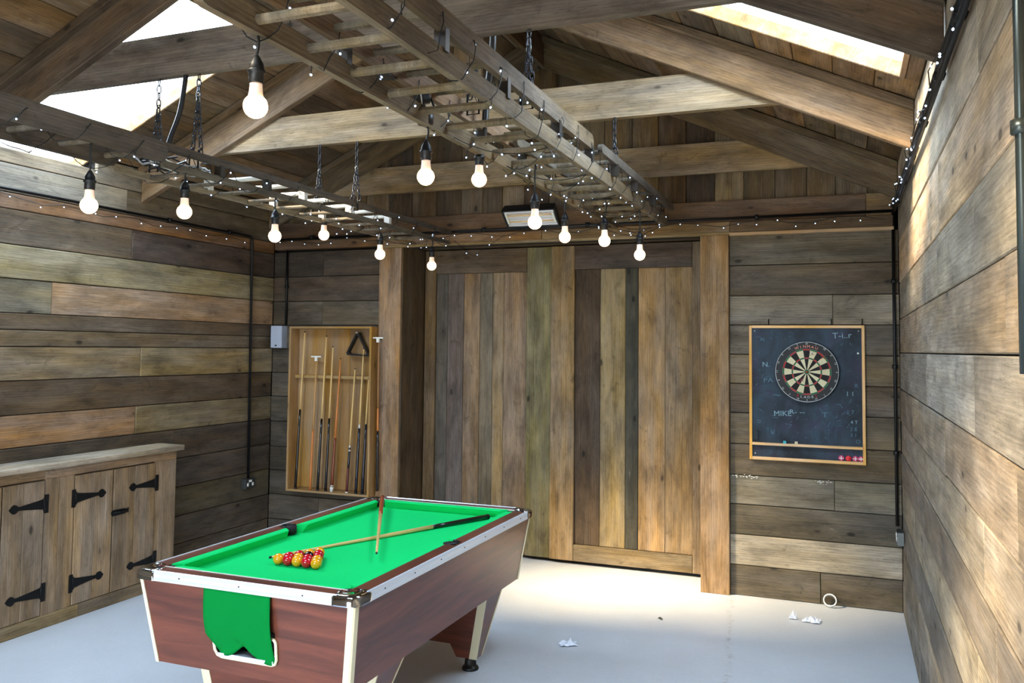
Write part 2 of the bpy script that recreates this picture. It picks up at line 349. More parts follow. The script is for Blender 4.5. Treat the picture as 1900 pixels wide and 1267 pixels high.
# ------------------------------------------------------------------ sliding doors
def door(name, y, parts):
    d = empty(name, ((parts[0][1]+parts[-1][2])/2, y, 0), kind='structure')
    for nm, x0, x1, z0, z1, t, pr, ax in parts:
        al = (0, 0, 1) if ax == 'Z' else (1, 0, 0)
        timber(nm, [(x0+.001, y-pr, z0), (x1-.001, y-pr, z0), (x1-.001, y-pr, z1), (x0+.001, y-pr, z1)], (0, .03+pr, 0), al, t, d)
    return d
P = 'plank'
d1 = door('door_1', 6.955, [('stile', -3.57, -3.46, .03, 2.68, (104, 84, 58), .02, 'Z')]+[(P, a, b, .03, 2.47, t, 0, 'Z') for a, b, t in (
    (-3.46, -3.347, (88, 80, 70)), (-3.347, -3.187, (98, 86, 78)), (-3.187, -3.029, (128, 104, 78)), (-3.029, -2.905, (112, 100, 82)), (-2.905, -2.80, (138, 116, 86)), (-2.80, -2.578, (134, 110, 84)))]
    + [('rail', -3.46, -2.578, 2.47, 2.68, (100, 82, 62), .02, 'X'), ('stile', -2.578, -2.345, .03, 2.68, (116, 106, 72), .022, 'Z')])
d2 = door('door_2', 6.935, [('stile', -2.35, -2.138, .03, 2.68, (142, 116, 80), .02, 'Z')]+[(P, a, b, .168, 2.478, t, 0, 'Z') for a, b, t in (
    (-2.138, -1.916, (78, 64, 50)), (-1.916, -1.70, (140, 120, 84)), (-1.70, -1.591, (70, 66, 54)), (-1.591, -1.368, (150, 120, 82)), (-1.368, -1.146, (126, 104, 76)))]
    + [('rail', -2.138, -1.146, 2.478, 2.68, (84, 70, 58), .02, 'X'), ('rail', -2.138, -1.146, .03, .166, (122, 104, 76), .02, 'X'), ('stile', -1.146, -1.02, .03, 2.68, (118, 96, 68), .02, 'Z')])
# ------------------------------------------------------------------ ceiling boards and skylights
ceil = MB()
for sgn in (-1, 1):
    xe = XL-.25 if sgn < 0 else XR+.25
    def Pt(x, y, d): n = NL if sgn < 0 else NR; zz = RZ+RS*((XR-x) if sgn > 0 else (x-XL)); return V((x, y, zz))+n*d
    sky = (-5.18, -3.5, 3.56, 4.5) if sgn < 0 else (-.95, .29, 3.6, 4.6); s2 = (-3.3, -2.45) if sgn < 0 else (-2.2, -.9)
    ys = [YF-.2, -.3, .9, sky[2], sky[3], 7.3]
    xs = sorted({xe, XM, sky[0], sky[1], *s2})
    for i in range(len(xs)-1):
        for j in range(len(ys)-1):
            xm_, ym_ = (xs[i]+xs[i+1])/2, (ys[j]+ys[j+1])/2
            if sky[0] < xm_ < sky[1] and sky[2] < ym_ < sky[3]: continue
            if s2[0] < xm_ < s2[1] and -.3 < ym_ < .9: continue
            q = [Pt(xs[i], ys[j], .03), Pt(xs[i+1], ys[j], .03), Pt(xs[i+1], ys[j+1], .03), Pt(xs[i], ys[j+1], .03)]
            n = NL if sgn < 0 else NR
            ceil.hexa(q, [p+n*.03 for p in q])
ceil = ceil.build('ceiling', BACK, kind='structure')
bt = [(112, 88, 62), (98, 78, 56), (120, 96, 68), (88, 72, 54), (108, 90, 66), (126, 98, 68)]
for sgn in (-1, 1):
    xw = XL if sgn < 0 else XR; n = NL if sgn < 0 else NR
    sky = (-5.18, -3.5, 3.56, 4.5) if sgn < 0 else (-.95, .29, 3.6, 4.6); s2 = (-3.3, -2.45) if sgn < 0 else (-2.2, -.9)
    half = abs(XM-xw); ks = 13
    edges = [i*half/ks for i in range(ks+1)]
    def segs(a, b):
        xa, xb = xw-sgn*a, xw-sgn*b; lo, hi = min(xa, xb), max(xa, xb)
        out = [(-1.3, -.3), (-.3, .9), (.9, 2.02), (2.02, 3.56), (3.56, sky[3]), (sky[3], 5.2), (5.2, YB+.04)]
        r = []
        for (y0, y1) in out:
            cuts = [(lo, hi)]
            if y0 == 3.56: cuts = [(lo, min(hi, sky[0])), (max(lo, sky[1]), hi)]
            if y0 == -.3: cuts = [(lo, min(hi, s2[0])), (max(lo, s2[1]), hi)]
            for c in cuts:
                if c[1]-c[0] > .02: r.append((c[0], c[1], y0, y1))
        return r
    for k in range(ks):
        for (x0, x1, y0, y1) in segs(edges[k], edges[k+1]):
            z0 = roofz(x0+1e-6) if sgn < 0 else RZ+RS*(XR-x0); z1 = roofz(x1) if sgn < 0 else RZ+RS*(XR-x1)
            if sgn < 0: z0 = RZ+RS*(x0-XL); z1 = RZ+RS*(x1-XL)
            u = V((x1-x0, 0, z1-z0)); g = u.normalized()*.002; off = n*rnd.uniform(0, .004)
            timber('roof_board', [V((x0, y0+.001, z0))+g+off, V((x0, y1-.001, z0))+g+off, V((x1, y1-.001, z1))-g+off, V((x1, y0+.001, z1))-g+off], n*.024, (0, 1, 0), rnd.choice(bt), ceil)
def skylight(name, x0, x1, y0, y1):
    xm = (x0+x1)/2; n = NR if xm > XM else NL; f = lambda x: RZ+RS*((XR-x) if xm > XM else (x-XL))
    o = empty(name, (xm, (y0+y1)/2, f(xm)), kind='structure')
    P0, P1 = V((x0, 0, f(x0))), V((x1, 0, f(x1))); u = (P1-P0).normalized(); t = .028
    def bar(a, b, ya, yb, tint):
        q = [V((0, ya, 0))+a, V((0, yb, 0))+a, V((0, yb, 0))+b, V((0, ya, 0))+b]
        lo = [p+n*.0 for p in q]
        timber('frame', [p-n*.004 for p in q], n*.10, (0, 1, 0), tint, o)
    bar(P0, P1, y0-.001, y0+t*.6, (120, 96, 66)); bar(P0, P1, y1-t*.6, y1+.001, (120, 96, 66))
    bar(P0, P0+u*t, y0+t*.6, y1-t*.6, (128, 100, 70)); bar(P1-u*t, P1, y0+t*.6, y1-t*.6, (128, 100, 70))
    q = [P0+V((0, y0, 0))+n*.07, P1+V((0, y0, 0))+n*.07, P1+V((0, y1, 0))+n*.07, P0+V((0, y1, 0))+n*.07]
    MB().add(q, [(0, 1, 2, 3)]).build('pane', PANE, o)
skylight('window_1', -5.18, -3.5, 3.56, 4.5)
skylight('window_2', -.95, .29, 3.6, 4.6)
skylight('added_window_1', -3.3, -2.45, -.3, .9)  # unseen skylight, added so sun reaches the lower right wall
skylight('added_window_2', -2.2, -.9, -.3, .9)  # its unseen partner, added for the higher part of that sun patch
# ------------------------------------------------------------------ roof trusses
TT = [(-.9, (96, 78, 62)), (2.0, (92, 76, 60)), (3.475, (94, 78, 62)), (4.95, (122, 100, 76)), (6.485, (112, 94, 70))]
TL = ['dark timber roof truss behind the camera end of the shed', 'dark timber roof truss over the near end of the pool table, mostly above the view',
      'nearest dark roof truss crossing the top of the view with its grey tie beam', 'middle roof truss, its pale tie beam catching daylight, above the pool table', 'farthest roof truss standing just in front of the boarded gable']
trusses = []
for (Y, t), lb in zip(TT, TL):
    tr = empty('roof_truss', (XM, Y, 3.2), lb, 'roof truss', 'timber roof trusses'); trusses.append(tr)
    hy = .023; dep = .255; tz0, tz1 = 3.205, 3.432
    if Y == 3.475: tz0, tz1 = 3.235, 3.465
    if Y > 6: tz0, tz1 = 3.150, 3.385
    for sg in (-1, 1):
        xw = XL+.004 if sg < 0 else XR-.006
        top = lambda x: roofz(x)-.004
        xi = XM-(-sg)*0 + sg*.0; xi = XM+sg*.024
        pts = [(xw, Y-hy, top(xw)), (xi, Y-hy, top(xi)), (xi, Y-hy, top(xi)-dep), (xw, Y-hy, top(xw)-dep)]
        timber('rafter', pts, (0, 2*hy, 0), (1, 0, -sg*RS), var(t, .95, 1.08), tr)
        l0 = [(xw, Y-hy-.045, top(xw)), (xi, Y-hy-.045, top(xi)), (xi, Y-hy-.045, top(xi)-.05), (xw, Y-hy-.045, top(xw)-.05)]
        timber('batten', l0, (0, .044, 0), (1, 0, -sg*RS), tuple(int(c*.9) for c in t), tr)
    # tie beam bolted to the back of the rafters, ends cut to the slope
    def xat(z, s_): return (XR-(z-RZ+.02)/RS) if s_ > 0 else (XL+(z-RZ+.02)/RS)
    yt = Y+hy+.001
    b0, b1 = xat(tz0, -1), xat(tz0, 1); c0, c1 = xat(tz1, -1), xat(tz1, 1)
    tt = (142, 124, 98) if Y == 4.95 else ((150, 126, 94) if Y > 6 else (112, 100, 88))
    timber('tie_beam', [(b0, yt, tz0), (b1, yt, tz0), (c1, yt, tz1), (c0, yt, tz1)], (0, .046, 0), (1, 0, 0), tt, tr)
    timber('king_post', [(XM-.1, Y+hy+.05, tz0+.02 if Y < 6 else 3.2), (XM+.1, Y+hy+.05, tz0+.02 if Y < 6 else 3.2), (XM+.1, Y+hy+.05, roofz(XM)-.08), (XM-.1, Y+hy+.05, roofz(XM)-.08)], (0, .03, 0), (0, 0, 1), (116, 94, 68), tr)
rg = MB().box((XM-.02, YF+.01, roofz(XM)-.23), (XM+.02, YB-.02, roofz(XM)-.015))
timber('ridge_beam', [(XM-.021, YF+.01, roofz(XM)-.25), (XM-.021, YB-.01, roofz(XM)-.25), (XM-.021, YB-.01, roofz(XM)-.012), (XM-.021, YF+.01, roofz(XM)-.012)], (.042, 0, 0), (0, 1, 0), (100, 80, 58),
       label='long ridge beam running along the roof apex above the trusses', cat='beam')
# ------------------------------------------------------------------ ladders
def rail(nm, x, y0, y1, z0, z1, th, t, par, m=None, rnd_end=True):
    h = (z1-z0)/2; zc = (z0+z1)/2; pts = []
    for s_, y in ((1, y1), (-1, y0)):
        for k in range(7):
            a = -math.pi/2+math.pi*k/6
            pts.append((x-th/2, y-s_*h+s_*h*math.cos(a), zc+s_*h*math.sin(a)))
    return timber(nm, pts, (th, 0, 0), (0, 1, 0), t, par, mat=m, ch=.006)
def rungs(par, x0, x1, ys, z, r, t, m=None, col=None):
    for y in ys:
        if m:
            MB().tube([(x0, y, z), (x1, y, z)], r, 10).build('rung', m, par)
        else:
            n = 8; pts = [(x0, y+r*math.cos(2*math.pi*k/n), z+r*math.sin(2*math.pi*k/n)) for k in range(n)]
            o = timber('rung', pts, (x1-x0, 0, 0), (0, 0, 1), t, par, ch=.001)
def brackets(par, xs, ys, z0, z1, m):
    for y in ys:
        for x in xs:
            MB().box((x-.022, y-.016, z0), (x+.022, y+.016, z1)).build('bracket', m, par)
BRK = mat('dull_steel_bracket', (62, 56, 50), .5, .5)
BRKW = mat('white_steel_bracket', (205, 200, 190), .45, .2)
G = (138, 118, 88)
lA = empty('ladder', (-1.46, 4.1, 2.75), 'long wooden extension ladder hung level on chains over the right side of the table', 'ladder', 'ladders hung from the roof on chains')
for x, t in ((-1.648, (116, 98, 72)), (-1.268, (108, 94, 74))):
    rail('rail', x, 1.80, 6.42, 2.738, 2.812, .036, t, lA)
for x, y1, t in ((-1.652, 4.36, (122, 96, 70)), (-1.262, 4.36, (102, 88, 70))):
    rail('rail', x, 1.72, y1, 2.866, 2.946, .034, t, lA)
for x, t in ((-1.600, (96, 88, 76)), (-1.225, (90, 82, 72))):
    rail('rail', x, 4.1 if x < -1.5 else 4.40, 6.46, 2.862, 2.912, .030, t, lA)
rungs(lA, -1.63, -1.285, [2.05+.262*i for i in range(17)], 2.777, .0165, (108, 94, 72))
rungs(lA, -1.636, -1.278, [1.95+.262*i for i in range(10)], 2.905, .016, (98, 86, 66))
rungs(lA, -1.585, -1.24, [4.5+.262*i for i in range(8)], 2.887, .014, (98, 90, 78))
brackets(lA, (-1.648, -1.264), (2.55, 3.12, 3.78, 4.34), 2.80, 2.88, BRK)
brackets(lA, (-1.648, -1.23), (4.75, 5.25, 5.8), 2.80, 2.868, BRK)
lB = empty('ladder', (-3.26, 4.3, 2.68), 'grey ladder with white rungs hung level on chains over the left side of the table', 'ladder', 'ladders hung from the roof on chains')
for x, t in ((-3.42, (78, 68, 58)), (-3.10, (84, 74, 64))):
    rail('side_board', x, 1.9, 3.23, 2.690, 2.792, .03, t, lB)
for x, t in ((-3.42, (130, 114, 88)), (-3.10, (92, 82, 68))):
    rail('rail', x, 3.20, 6.44, 2.668, 2.700, .026, t, lB)
for x, t in ((-3.42, (84, 74, 62)), (-3.10, (76, 66, 56))):
    rail('rail', x, 3.20, 6.48, 2.752, 2.792, .026, t, lB)
rungs(lB, -3.405, -3.115, [2.1+.262*i for i in range(5)], 2.735, .014, (96, 86, 72))
rungs(lB, -3.407, -3.113, [4.02+.25*i for i in range(7)], 2.772, .0135, None, m=WHITEP)
rungs(lB, -3.407, -3.113, [3.45+.262*i for i in range(11)], 2.684, .011, (96, 86, 72))
brackets(lB, (-3.102,), (3.62, 4.02), 2.695, 2.756, BRK); brackets(lB, (-3.418,), (3.9, 4.5, 5.05), 2.695, 2.756, BRKW); brackets(lB, (-3.122,), (4.4, 4.93, 5.45), 2.698, 2.775, BRKW)
# ------------------------------------------------------------------ chains
def link_mesh():
    L, W, r = .021, .0105, .0036; pts = []
    for k in range(12):
        a = 2*math.pi*k/12; c, s_ = math.cos(a), math.sin(a)
        pts.append((W*c, 0, (L-W)*(1 if s_ > .01 else (-1 if s_ < -.01 else 0))+W*s_))
    vs_, fs = [], []; n = 4
    for i, p in enumerate(pts):
        t = (V(pts[(i+1) % 12])-V(pts[i-1])).normalized(); a = t.cross(V((0, 1, 0))).normalized(); b = V((0, 1, 0))
        for k in range(n):
            q = 2*math.pi*k/n+.78; vs_.append(tuple(V(p)+(a*math.cos(q)+b*math.sin(q))*r))
    for i in range(12):
        for k in range(n): fs.append((i*n+k, i*n+(k+1) % n, ((i+1) % 12)*n+(k+1) % n, ((i+1) % 12)*n+k))
    me = bpy.data.meshes.new('link'); me.from_pydata(vs_, [], fs); me.materials.append(CHAIN)
    me.polygons.foreach_set('use_smooth', [True]*len(fs)); return me
LINK = link_mesh()
def strand(par, a, b):
    a, b = V(a), V(b); d = b-a; n = max(2, round(d.length/.034)); base = wloc(par)
    q = d.normalized().to_track_quat('Z', 'Y')
    for i in range(n):
        o = bpy.data.objects.new('link', LINK); COL.objects.link(o); o.parent = par
        o.location = a+d*((i+.5)/n)-base; o.rotation_mode = 'QUATERNION'
        from mathutils import Quaternion
        o.rotation_quaternion = q @ Quaternion((0, 0, 1), math.pi/2*(i % 2)+.4)
def chain(x, y, ztop, zbot, frac, lbl, grp):
    c = empty('chain', (x, y, ztop), lbl, 'chain', grp)
    zh = ztop+(zbot-ztop)*frac
    strand(c, (x, y, ztop), (x, y, zh))
    MB().tube([(x-.008, y, zh+.01), (x-.010, y, zh-.02), (x+.010, y, zh-.02), (x+.008, y, zh+.01), (x-.008, y, zh+.01)], .004, 6).build('hook', GALV, c)
    strand(c, (x, y, zh-.01), (x-.022, y-.01, zbot)); strand(c, (x, y, zh-.01), (x+.022, y+.01, zbot))
    MB().tube([(x-.03, y-.02, zbot+.02), (x-.03, y-.02, zbot-.075), (x+.028, y-.02, zbot-.075), (x+.028, y-.02, zbot+.02)], .005, 6).build('rail_loop', IRON, c)
GC = 'chains holding the hanging ladders'
for (x, y, zt, zb, fr, lb) in (
    (-1.57, 3.50, 3.235, 2.94, .5, 'short dark chain dropping from nearest tie beam to left rail of right ladder'),
    (-1.31, 3.50, 3.235, 2.94, .28, 'dark chain from nearest tie beam to right ladder, bright hook near its top'),
    (-1.63, 4.965, 3.205, 2.94, .6, 'thin chain from middle tie beam to left rail of right ladder'),
    (-1.29, 4.965, 3.205, 2.92, .5, 'chain from middle tie beam to right rail of right ladder, with a shiny hook'),
    (-3.44, 3.50, 3.235, 2.80, .35, 'left chain seen against the bright skylight, holding the left ladder'),
    (-3.17, 3.50, 3.235, 2.80, .3, 'chain right of the black cable, dropping to the left ladder from nearest tie beam'),
    (-3.40, 4.965, 3.205, 2.80, .45, 'left one of two chains in front of the pale middle tie beam'),
    (-3.10, 4.965, 3.205, 2.80, .45, 'right one of two chains in front of the pale middle tie beam')):
    yy = y if abs(y-3.5) > .1 else 3.52
    chain(x, yy+(.0 if yy < 4 else .01), zt, zb, fr, lb, GC)
# ------------------------------------------------------------------ pendant bulbs
def pendant(x, y, zb, ztop, label, first=None):
    """zb is centre of the globe"""
    r = .037
    o = empty('pendant_bulb', (x, y, ztop), label, 'light bulb', 'warm bulbs hanging from the ladders')
    m = MB(); n = 10; dx = rnd.uniform(-.012, .012)
    m.tube([V((x+dx*math.sin(math.pi*i/n), y, ztop+(zb+.16-ztop)*i/n)) for i in range(n+1)], .0042, 6)
    m.build('cord', WIRE, o)
    MB().lathe((x, y, zb+.035+.034), (0, 0, 1), [(0, .021), (.005, .0225), (.032, .0225), (.034, .027), (.042, .027), (.044, .023), (.06, .021), (.078, .012), (.088, .006)], 14).build('lamp_holder', BLACK, o)
    MB().lathe((x, y, zb+.026), (0, 0, 1), [(0, .024), (.016, .0205), (.034, .019), (.046, .019)], 14).build('collar', COLLAR, o)
    pf = [(-r*math.cos(math.pi*k/10*.86), r*math.sin(math.pi*k/10*.86)) for k in range(11)]
    pf[0] = (-r, .0005)
    MB().lathe((x, y, zb), (0, 0, 1), pf, 18).build('globe', BULB, o)
    return o
PB = [(-1.65, 2.074, 2.522, 2.75, 'largest and nearest glowing bulb, on a twisted cord at the near end of right ladder'),
      (-1.65, 3.195, 2.524, 2.75, 'second nearest bulb of the right ladder, hanging from a junction box'),
      (-1.65, 3.758, 2.619, 2.75, 'glowing bulb just right of the junction box bulb under right ladder'),
      (-1.50, 4.146, 2.458, 2.762, 'glowing bulb in front of the wall heater'),
      (-1.65, 5.122, 2.509, 2.75, 'glowing bulb just right of the heater, above the join of the two doors'),
      (-1.41, 5.194, 2.485, 2.762, 'glowing bulb above the dark top rail of the right door, under the right ladder'),
      (-1.27, 5.572, 2.432, 2.75, 'rightmost glowing bulb, lowest and farthest on the right ladder'),
      (-3.10, 2.787, 2.411, 2.69, 'leftmost glowing bulb, nearest on the left ladder beside left wall'),
      (-3.10, 3.367, 2.472, 2.67, 'second glowing bulb from the left, below the bundle of cables'),
      (-3.10, 4.101, 2.442, 2.67, 'glowing bulb near the left back corner of the shed'),
      (-3.42, 5.077, 2.586, 2.67, 'glowing bulb under the white rungs of left ladder, right of the corner bulb'),
      (-3.10, 5.310, 2.464, 2.67, 'small glowing bulb above the left door post'),
      (-3.10, 6.131, 2.46, 2.67, 'farthest glowing bulb of left ladder, in front of the left door')]
for x, y, zb, zt, lb in PB: pendant(x, y, zb, zt, lb)
# ------------------------------------------------------------------ fairy lights
def led_mesh():
    m = MB().lathe((0, 0, 0), (0, 0, 1), [(-.0045, .001), (-.0025, .0038), (.0025, .0038), (.005, .001)], 6)
    me = bpy.data.meshes.new('led'); me.from_pydata([tuple(p) for p in m.v], [], m.f); me.materials.append(LED); return me
LEDM = led_mesh()
def fairy(name, paths, label, every=.13, jit=.02, drop=.02):
    o = empty(name, paths[0][0], label, 'fairy lights', 'strings of cool white fairy lights'); m = MB(); base = wloc(o); n = 0
    for path in paths:
        path = [V(p) for p in path]; m.tube(path, .0022, 4, smooth=False); acc = rnd.uniform(0, every)
        for i in range(len(path)-1):
            d = path[i+1]-path[i]; L = d.length
            while acc < L and n < 290:
                p = path[i]+d*(acc/L)+V((rnd.uniform(-jit, jit), rnd.uniform(-jit, jit), rnd.uniform(-jit-drop, jit*.5)))
                m.tube([path[i]+d*(acc/L), p], .0016, 3, smooth=False)
                q = bpy.data.objects.new('led', LEDM); COL.objects.link(q); q.parent = o; q.location = p-base
                q.rotation_euler = (rnd.uniform(-1, 1), rnd.uniform(-1, 1), 0); acc += every*rnd.uniform(.7, 1.35); n += 1
            acc -= L
    m.build('wire', WIRE, o); return o
def wrap(xa, y0, y1, zlo, zhi, turns, rad=.028, drift=.0, n=12):
    pts = []; N_ = int(turns*n)
    for i in range(N_+1):
        a = 2*math.pi*i/n; t = i/N_; w_ = rnd.uniform(.85, 1.25)
        pts.append((xa+rad*math.cos(a)*w_+drift*t, y0+(y1-y0)*t, (zlo+zhi)/2-.01+(zhi-zlo)*.62*math.sin(a)*w_))
    return pts
def swag(x0, x1, y0, y1, z, n, dip):
    pts = []
    for i in range(n):
        xa, xb = (x0, x1) if i % 2 == 0 else (x1, x0); ya, yb = y0+(y1-y0)*i/n, y0+(y1-y0)*(i+1)/n
        for k in range(6): t = k/6; pts.append((xa+(xb-xa)*t, ya+(yb-ya)*t, z-dip*4*t*(1-t)))
    return pts
fairy('fairy_lights', [wrap(-1.648, 1.85, 6.3, 2.76, 2.90, 15, .034), wrap(-1.262, 1.95, 6.35, 2.76, 2.91, 17, .034), swag(-1.62, -1.29, 3.4, 6.3, 2.74, 9, .05)], 'string of tiny cool lights wound round the right ladder', .15)
fairy('fairy_lights', [wrap(-3.42, 2.0, 6.35, 2.68, 2.77, 11, .03), wrap(-3.10, 2.1, 6.4, 2.68, 2.77, 14, .03), swag(-3.40, -3.12, 4.6, 6.4, 2.66, 6, .04)], 'string of tiny cool lights wound round the left ladder', .19)
fairy('fairy_lights', [[(XL+.045, 1.5+.16*i, 2.72+.02*math.sin(i*1.9)+.012*rnd.random()) for i in range(30)]], 'string of tiny lights clipped under the conduit on the left wall', .2, .01)
fairy('fairy_lights', [[(-4.85+.16*i, YB-.11, 2.745+.022*math.sin(i*1.7)-(.05 if 19 < i < 22 else 0)) for i in range(33)],
                       [(-3.05, 6.44, 2.70), (-2.95, 6.45, 2.62), (-2.87, 6.45, 2.56), (-2.75, 6.45, 2.64), (-2.6, 6.45, 2.73)], [(-1.9, 6.4, 2.8), (-1.5, 6.42, 2.7), (-1.25, 6.4, 2.76)]], 'string of tiny lights strung along the back wall under the conduit', .15, .012)
fairy('fairy_lights', [[(XR-.055+.012*math.sin(i*2.1), 6.4-.15*i, 2.80+.035*math.sin(i*1.3)) for i in range(29)]], 'string of tiny lights along the black conduit on the right wall', .12, .012)
# ------------------------------------------------------------------ cables, boxes on the ladders
def cable(name, pts, r, m, label, cat='cable', grp=None):
    # catmull-rom smoothing
    P_ = [V(p) for p in pts]; out = []
    for i in range(len(P_)-1):
        p0, p1, p2, p3 = P_[max(i-1, 0)], P_[i], P_[i+1], P_[min(i+2, len(P_)-1)]
        for k in range(6):
            t = k/6; out.append(.5*((2*p1)+(p2-p0)*t+(2*p0-5*p1+4*p2-p3)*t*t+(3*p1-p0-3*p2+p3)*t**3))
    out.append(P_[-1])
    return MB().tube(out, r, 6).build(name, m, label=label, cat=cat, group=grp)
cable('cable', [(-3.25, 3.52, 3.30), (-3.27, 3.50, 3.05), (-3.31, 3.48, 2.90), (-3.33, 3.46, 2.79)], .013, BLACK, 'thick black cable dropping from nearest tie beam to the left ladder')
cable('cable', [(-1.50, 3.56, 3.42), (-1.52, 3.60, 3.20), (-1.57, 3.66, 3.02), (-1.58, 3.66, 2.86)], .016, BLACK, 'thick black cable dropping from nearest tie beam to the right ladder')
GREYC = mat('grey_cable', (150, 152, 156), .4)
cb = empty('cable_bundle', (-3.3, 3.5, 2.74), 'tangle of grey and white cables coiled on the left ladder', 'cables')
for k in range(9):
    x0, y0 = -3.3+rnd.uniform(-.05, .05), 3.52+rnd.uniform(-.1, .1); a0 = rnd.uniform(0, 6); rx_, ry_ = rnd.uniform(.05, .09), rnd.uniform(.12, .26)
    pts = [(x0+rx_*math.cos(a0+i*.5), y0+ry_*math.sin(a0+i*.5), 2.725+.05*rnd.random()+.02*math.sin(i)) for i in range(rnd.randint(7, 13))]
    MB().tube(pts, rnd.choice((.005, .006, .004)), 5).build('cable_loop', rnd.choice((GREYC, WHITEP, BLACK, BLACK, GREYC)), cb)
MB().lathe((-1.655, 3.195, 2.745), (0, 0, 1), [(0, .026), (.004, .034), (.05, .034), (.054, .026)], 12).build('junction_box', BLACK, label='round black junction box the second bulb of the right ladder hangs from', cat='junction box')
MB().box((-1.70, 2.83, 2.86), (-1.64, 2.92, 2.915)).box((-1.69, 2.92, 2.875), (-1.65, 2.97, 2.90)).build('junction_box', BLACK, label='small square black box on the left rail of right ladder', cat='junction box')
sp = empty('spotlight', (-1.60, 3.13, 2.84), 'small spotlight with a white face clamped between the rails of right ladder', 'spotlight')
MB().lathe((-1.60, 3.13, 2.84), (-.8, -.5, -.15), [(0, .010), (.006, .024), (.03, .024), (.034, .03), (.038, .03)], 12).build('head', BLACK, sp)
MB().lathe((-1.631, 3.111, 2.834), (-.8, -.5, -.15), [(0, .027), (.005, .027)], 12).build('face', WHITEP, sp)
MB().tube([(-1.60, 3.13, 2.84), (-1.59, 3.15, 2.80), (-1.60, 3.17, 2.785)], .005, 6).build('clamp', BLACK, sp)
# ------------------------------------------------------------------ conduits and electrics
def conduit(name, runs, label, clips=(), m=STEEL, r=.011, ax=(1, 0, 0)):
    o = empty(name, runs[0][0], label, 'conduit')
    for a in runs: MB().tube(a, r, 8).build('pipe', m, o)
    for c in clips: MB().lathe(V(c)-V(ax)*.014, ax, [(0, r*1.75), (.028, r*1.75)], 8).build('clip', m, o)
    return o
YC = YB-.075
xl = XL+.028
conduit('conduit', [[(xl, -1.0, 2.79), (xl, 6.16, 2.775)], [(xl, 6.17, 2.775), (xl, 6.195, 2.765), (xl, 6.205, 2.74), (xl, 6.235, .63)]], 'black conduit along left wall turning down to the double socket', [(xl, y, 2.778) for y in (3.6, 4.4, 5.2, 5.9)], ax=(0, 1, 0))
conduit('conduit', [[(XL+.03, YC, 2.778), (XR-.03, YC, 2.792)]], 'black conduit across the back wall above the doors', [(x, YC, 2.79) for x in (-4.5, -3.6, -2.8, -1.9, -.6)])
conduit('conduit', [[(-4.80, YB-.022, 2.685), (-4.80, YB-.022, 1.99)]], 'short black conduit dropping to the grey isolator box beside the cue cabinet', [(-4.80, YB-.020, 2.35)], ax=(0, 0, 1))
conduit('conduit', [[(XR-.035, YB-.035, 2.80), (XR-.035, YB-.035, .60)]], 'vertical black conduit in the right back corner beside the dartboard', [(XR-.035, YB-.035, z) for z in (2.3, 1.7, 1.1)], ax=(0, 0, 1))
conduit('conduit', [[(XR-.034, YB-.06, 2.822), (XR-.034, 1.4, 2.826)], [(XR-.030, YB-.06, 2.792), (XR-.030, 1.4, 2.796)]], 'pair of black conduits running along the top of the right wall', [(XR-.030, y, 2.808) for y in (6.2, 5.5, 4.8, 4.1, 3.4, 2.8, 2.3)], ax=(0, 1, 0), r=.013)
conduit('conduit', [[(XR-.028, 1.915, 3.10), (XR-.028, 1.93, 1.76)]], 'grey steel conduit running down the right wall at the right edge of view', [(XR-.028, 1.922, 2.25)], m=mat('grey_steel_tube', (66, 74, 74), .3, .7), r=.0115, ax=(0, 0, 1))
def socket(name, c, n, label, body):
    o = empty(name, c, label, 'socket'); c = V(c); n = V(n); u = V((0, 0, 1)).cross(n)
    def bx(cu, cz, wu, wz, d0, d1, nm, m):
        q = c+u*cu+V((0, 0, cz)); a = [q+u*(-wu)+V((0, 0, -wz))+n*d0, q+u*wu+V((0, 0, -wz))+n*d0, q+u*wu+V((0, 0, wz))+n*d0, q-u*wu+V((0, 0, wz))+n*d0]
        MB().prism(a, n*(d1-d0)).build(nm, m, o)
    bx(0, 0, .072, .043, 0, .036, 'back_box', body); bx(0, 0, .066, .038, .036, .041, 'face_plate', GALV)
    for s_ in (-1, 1): bx(s_*.033, -.008, .010, .014, .0405, .044, 'outlet', WHITEP); bx(s_*.009, .022, .007, .009, .041, .046, 'switch', WHITEP)
socket('double_socket', (XL+.004, 6.245, .585), (1, 0, 0), 'metal double socket with white inserts at the foot of the left conduit', GALV)
socket('double_socket', (XR-.004, 6.42, .545), (-1, 0, 0), 'grey metal socket box low on right wall near the back corner', GALV)
fb = empty('fuse_box', (-4.87, YB, 1.88), 'small grey metal isolator box on the wall left of the cue cabinet', 'fuse box')
MB().box((-4.915, YB-.085, 1.785), (-4.795, YB-.006, 1.985)).build('body', GREYP, fb)
MB().box((-4.912, YB-.09, 1.845), (-4.798, YB-.085, 1.982)).build('door', GREYP, fb); MB().box((-4.862, YB-.095, 1.80), (-4.848, YB-.085, 1.812)).build('latch', BLACK, fb)
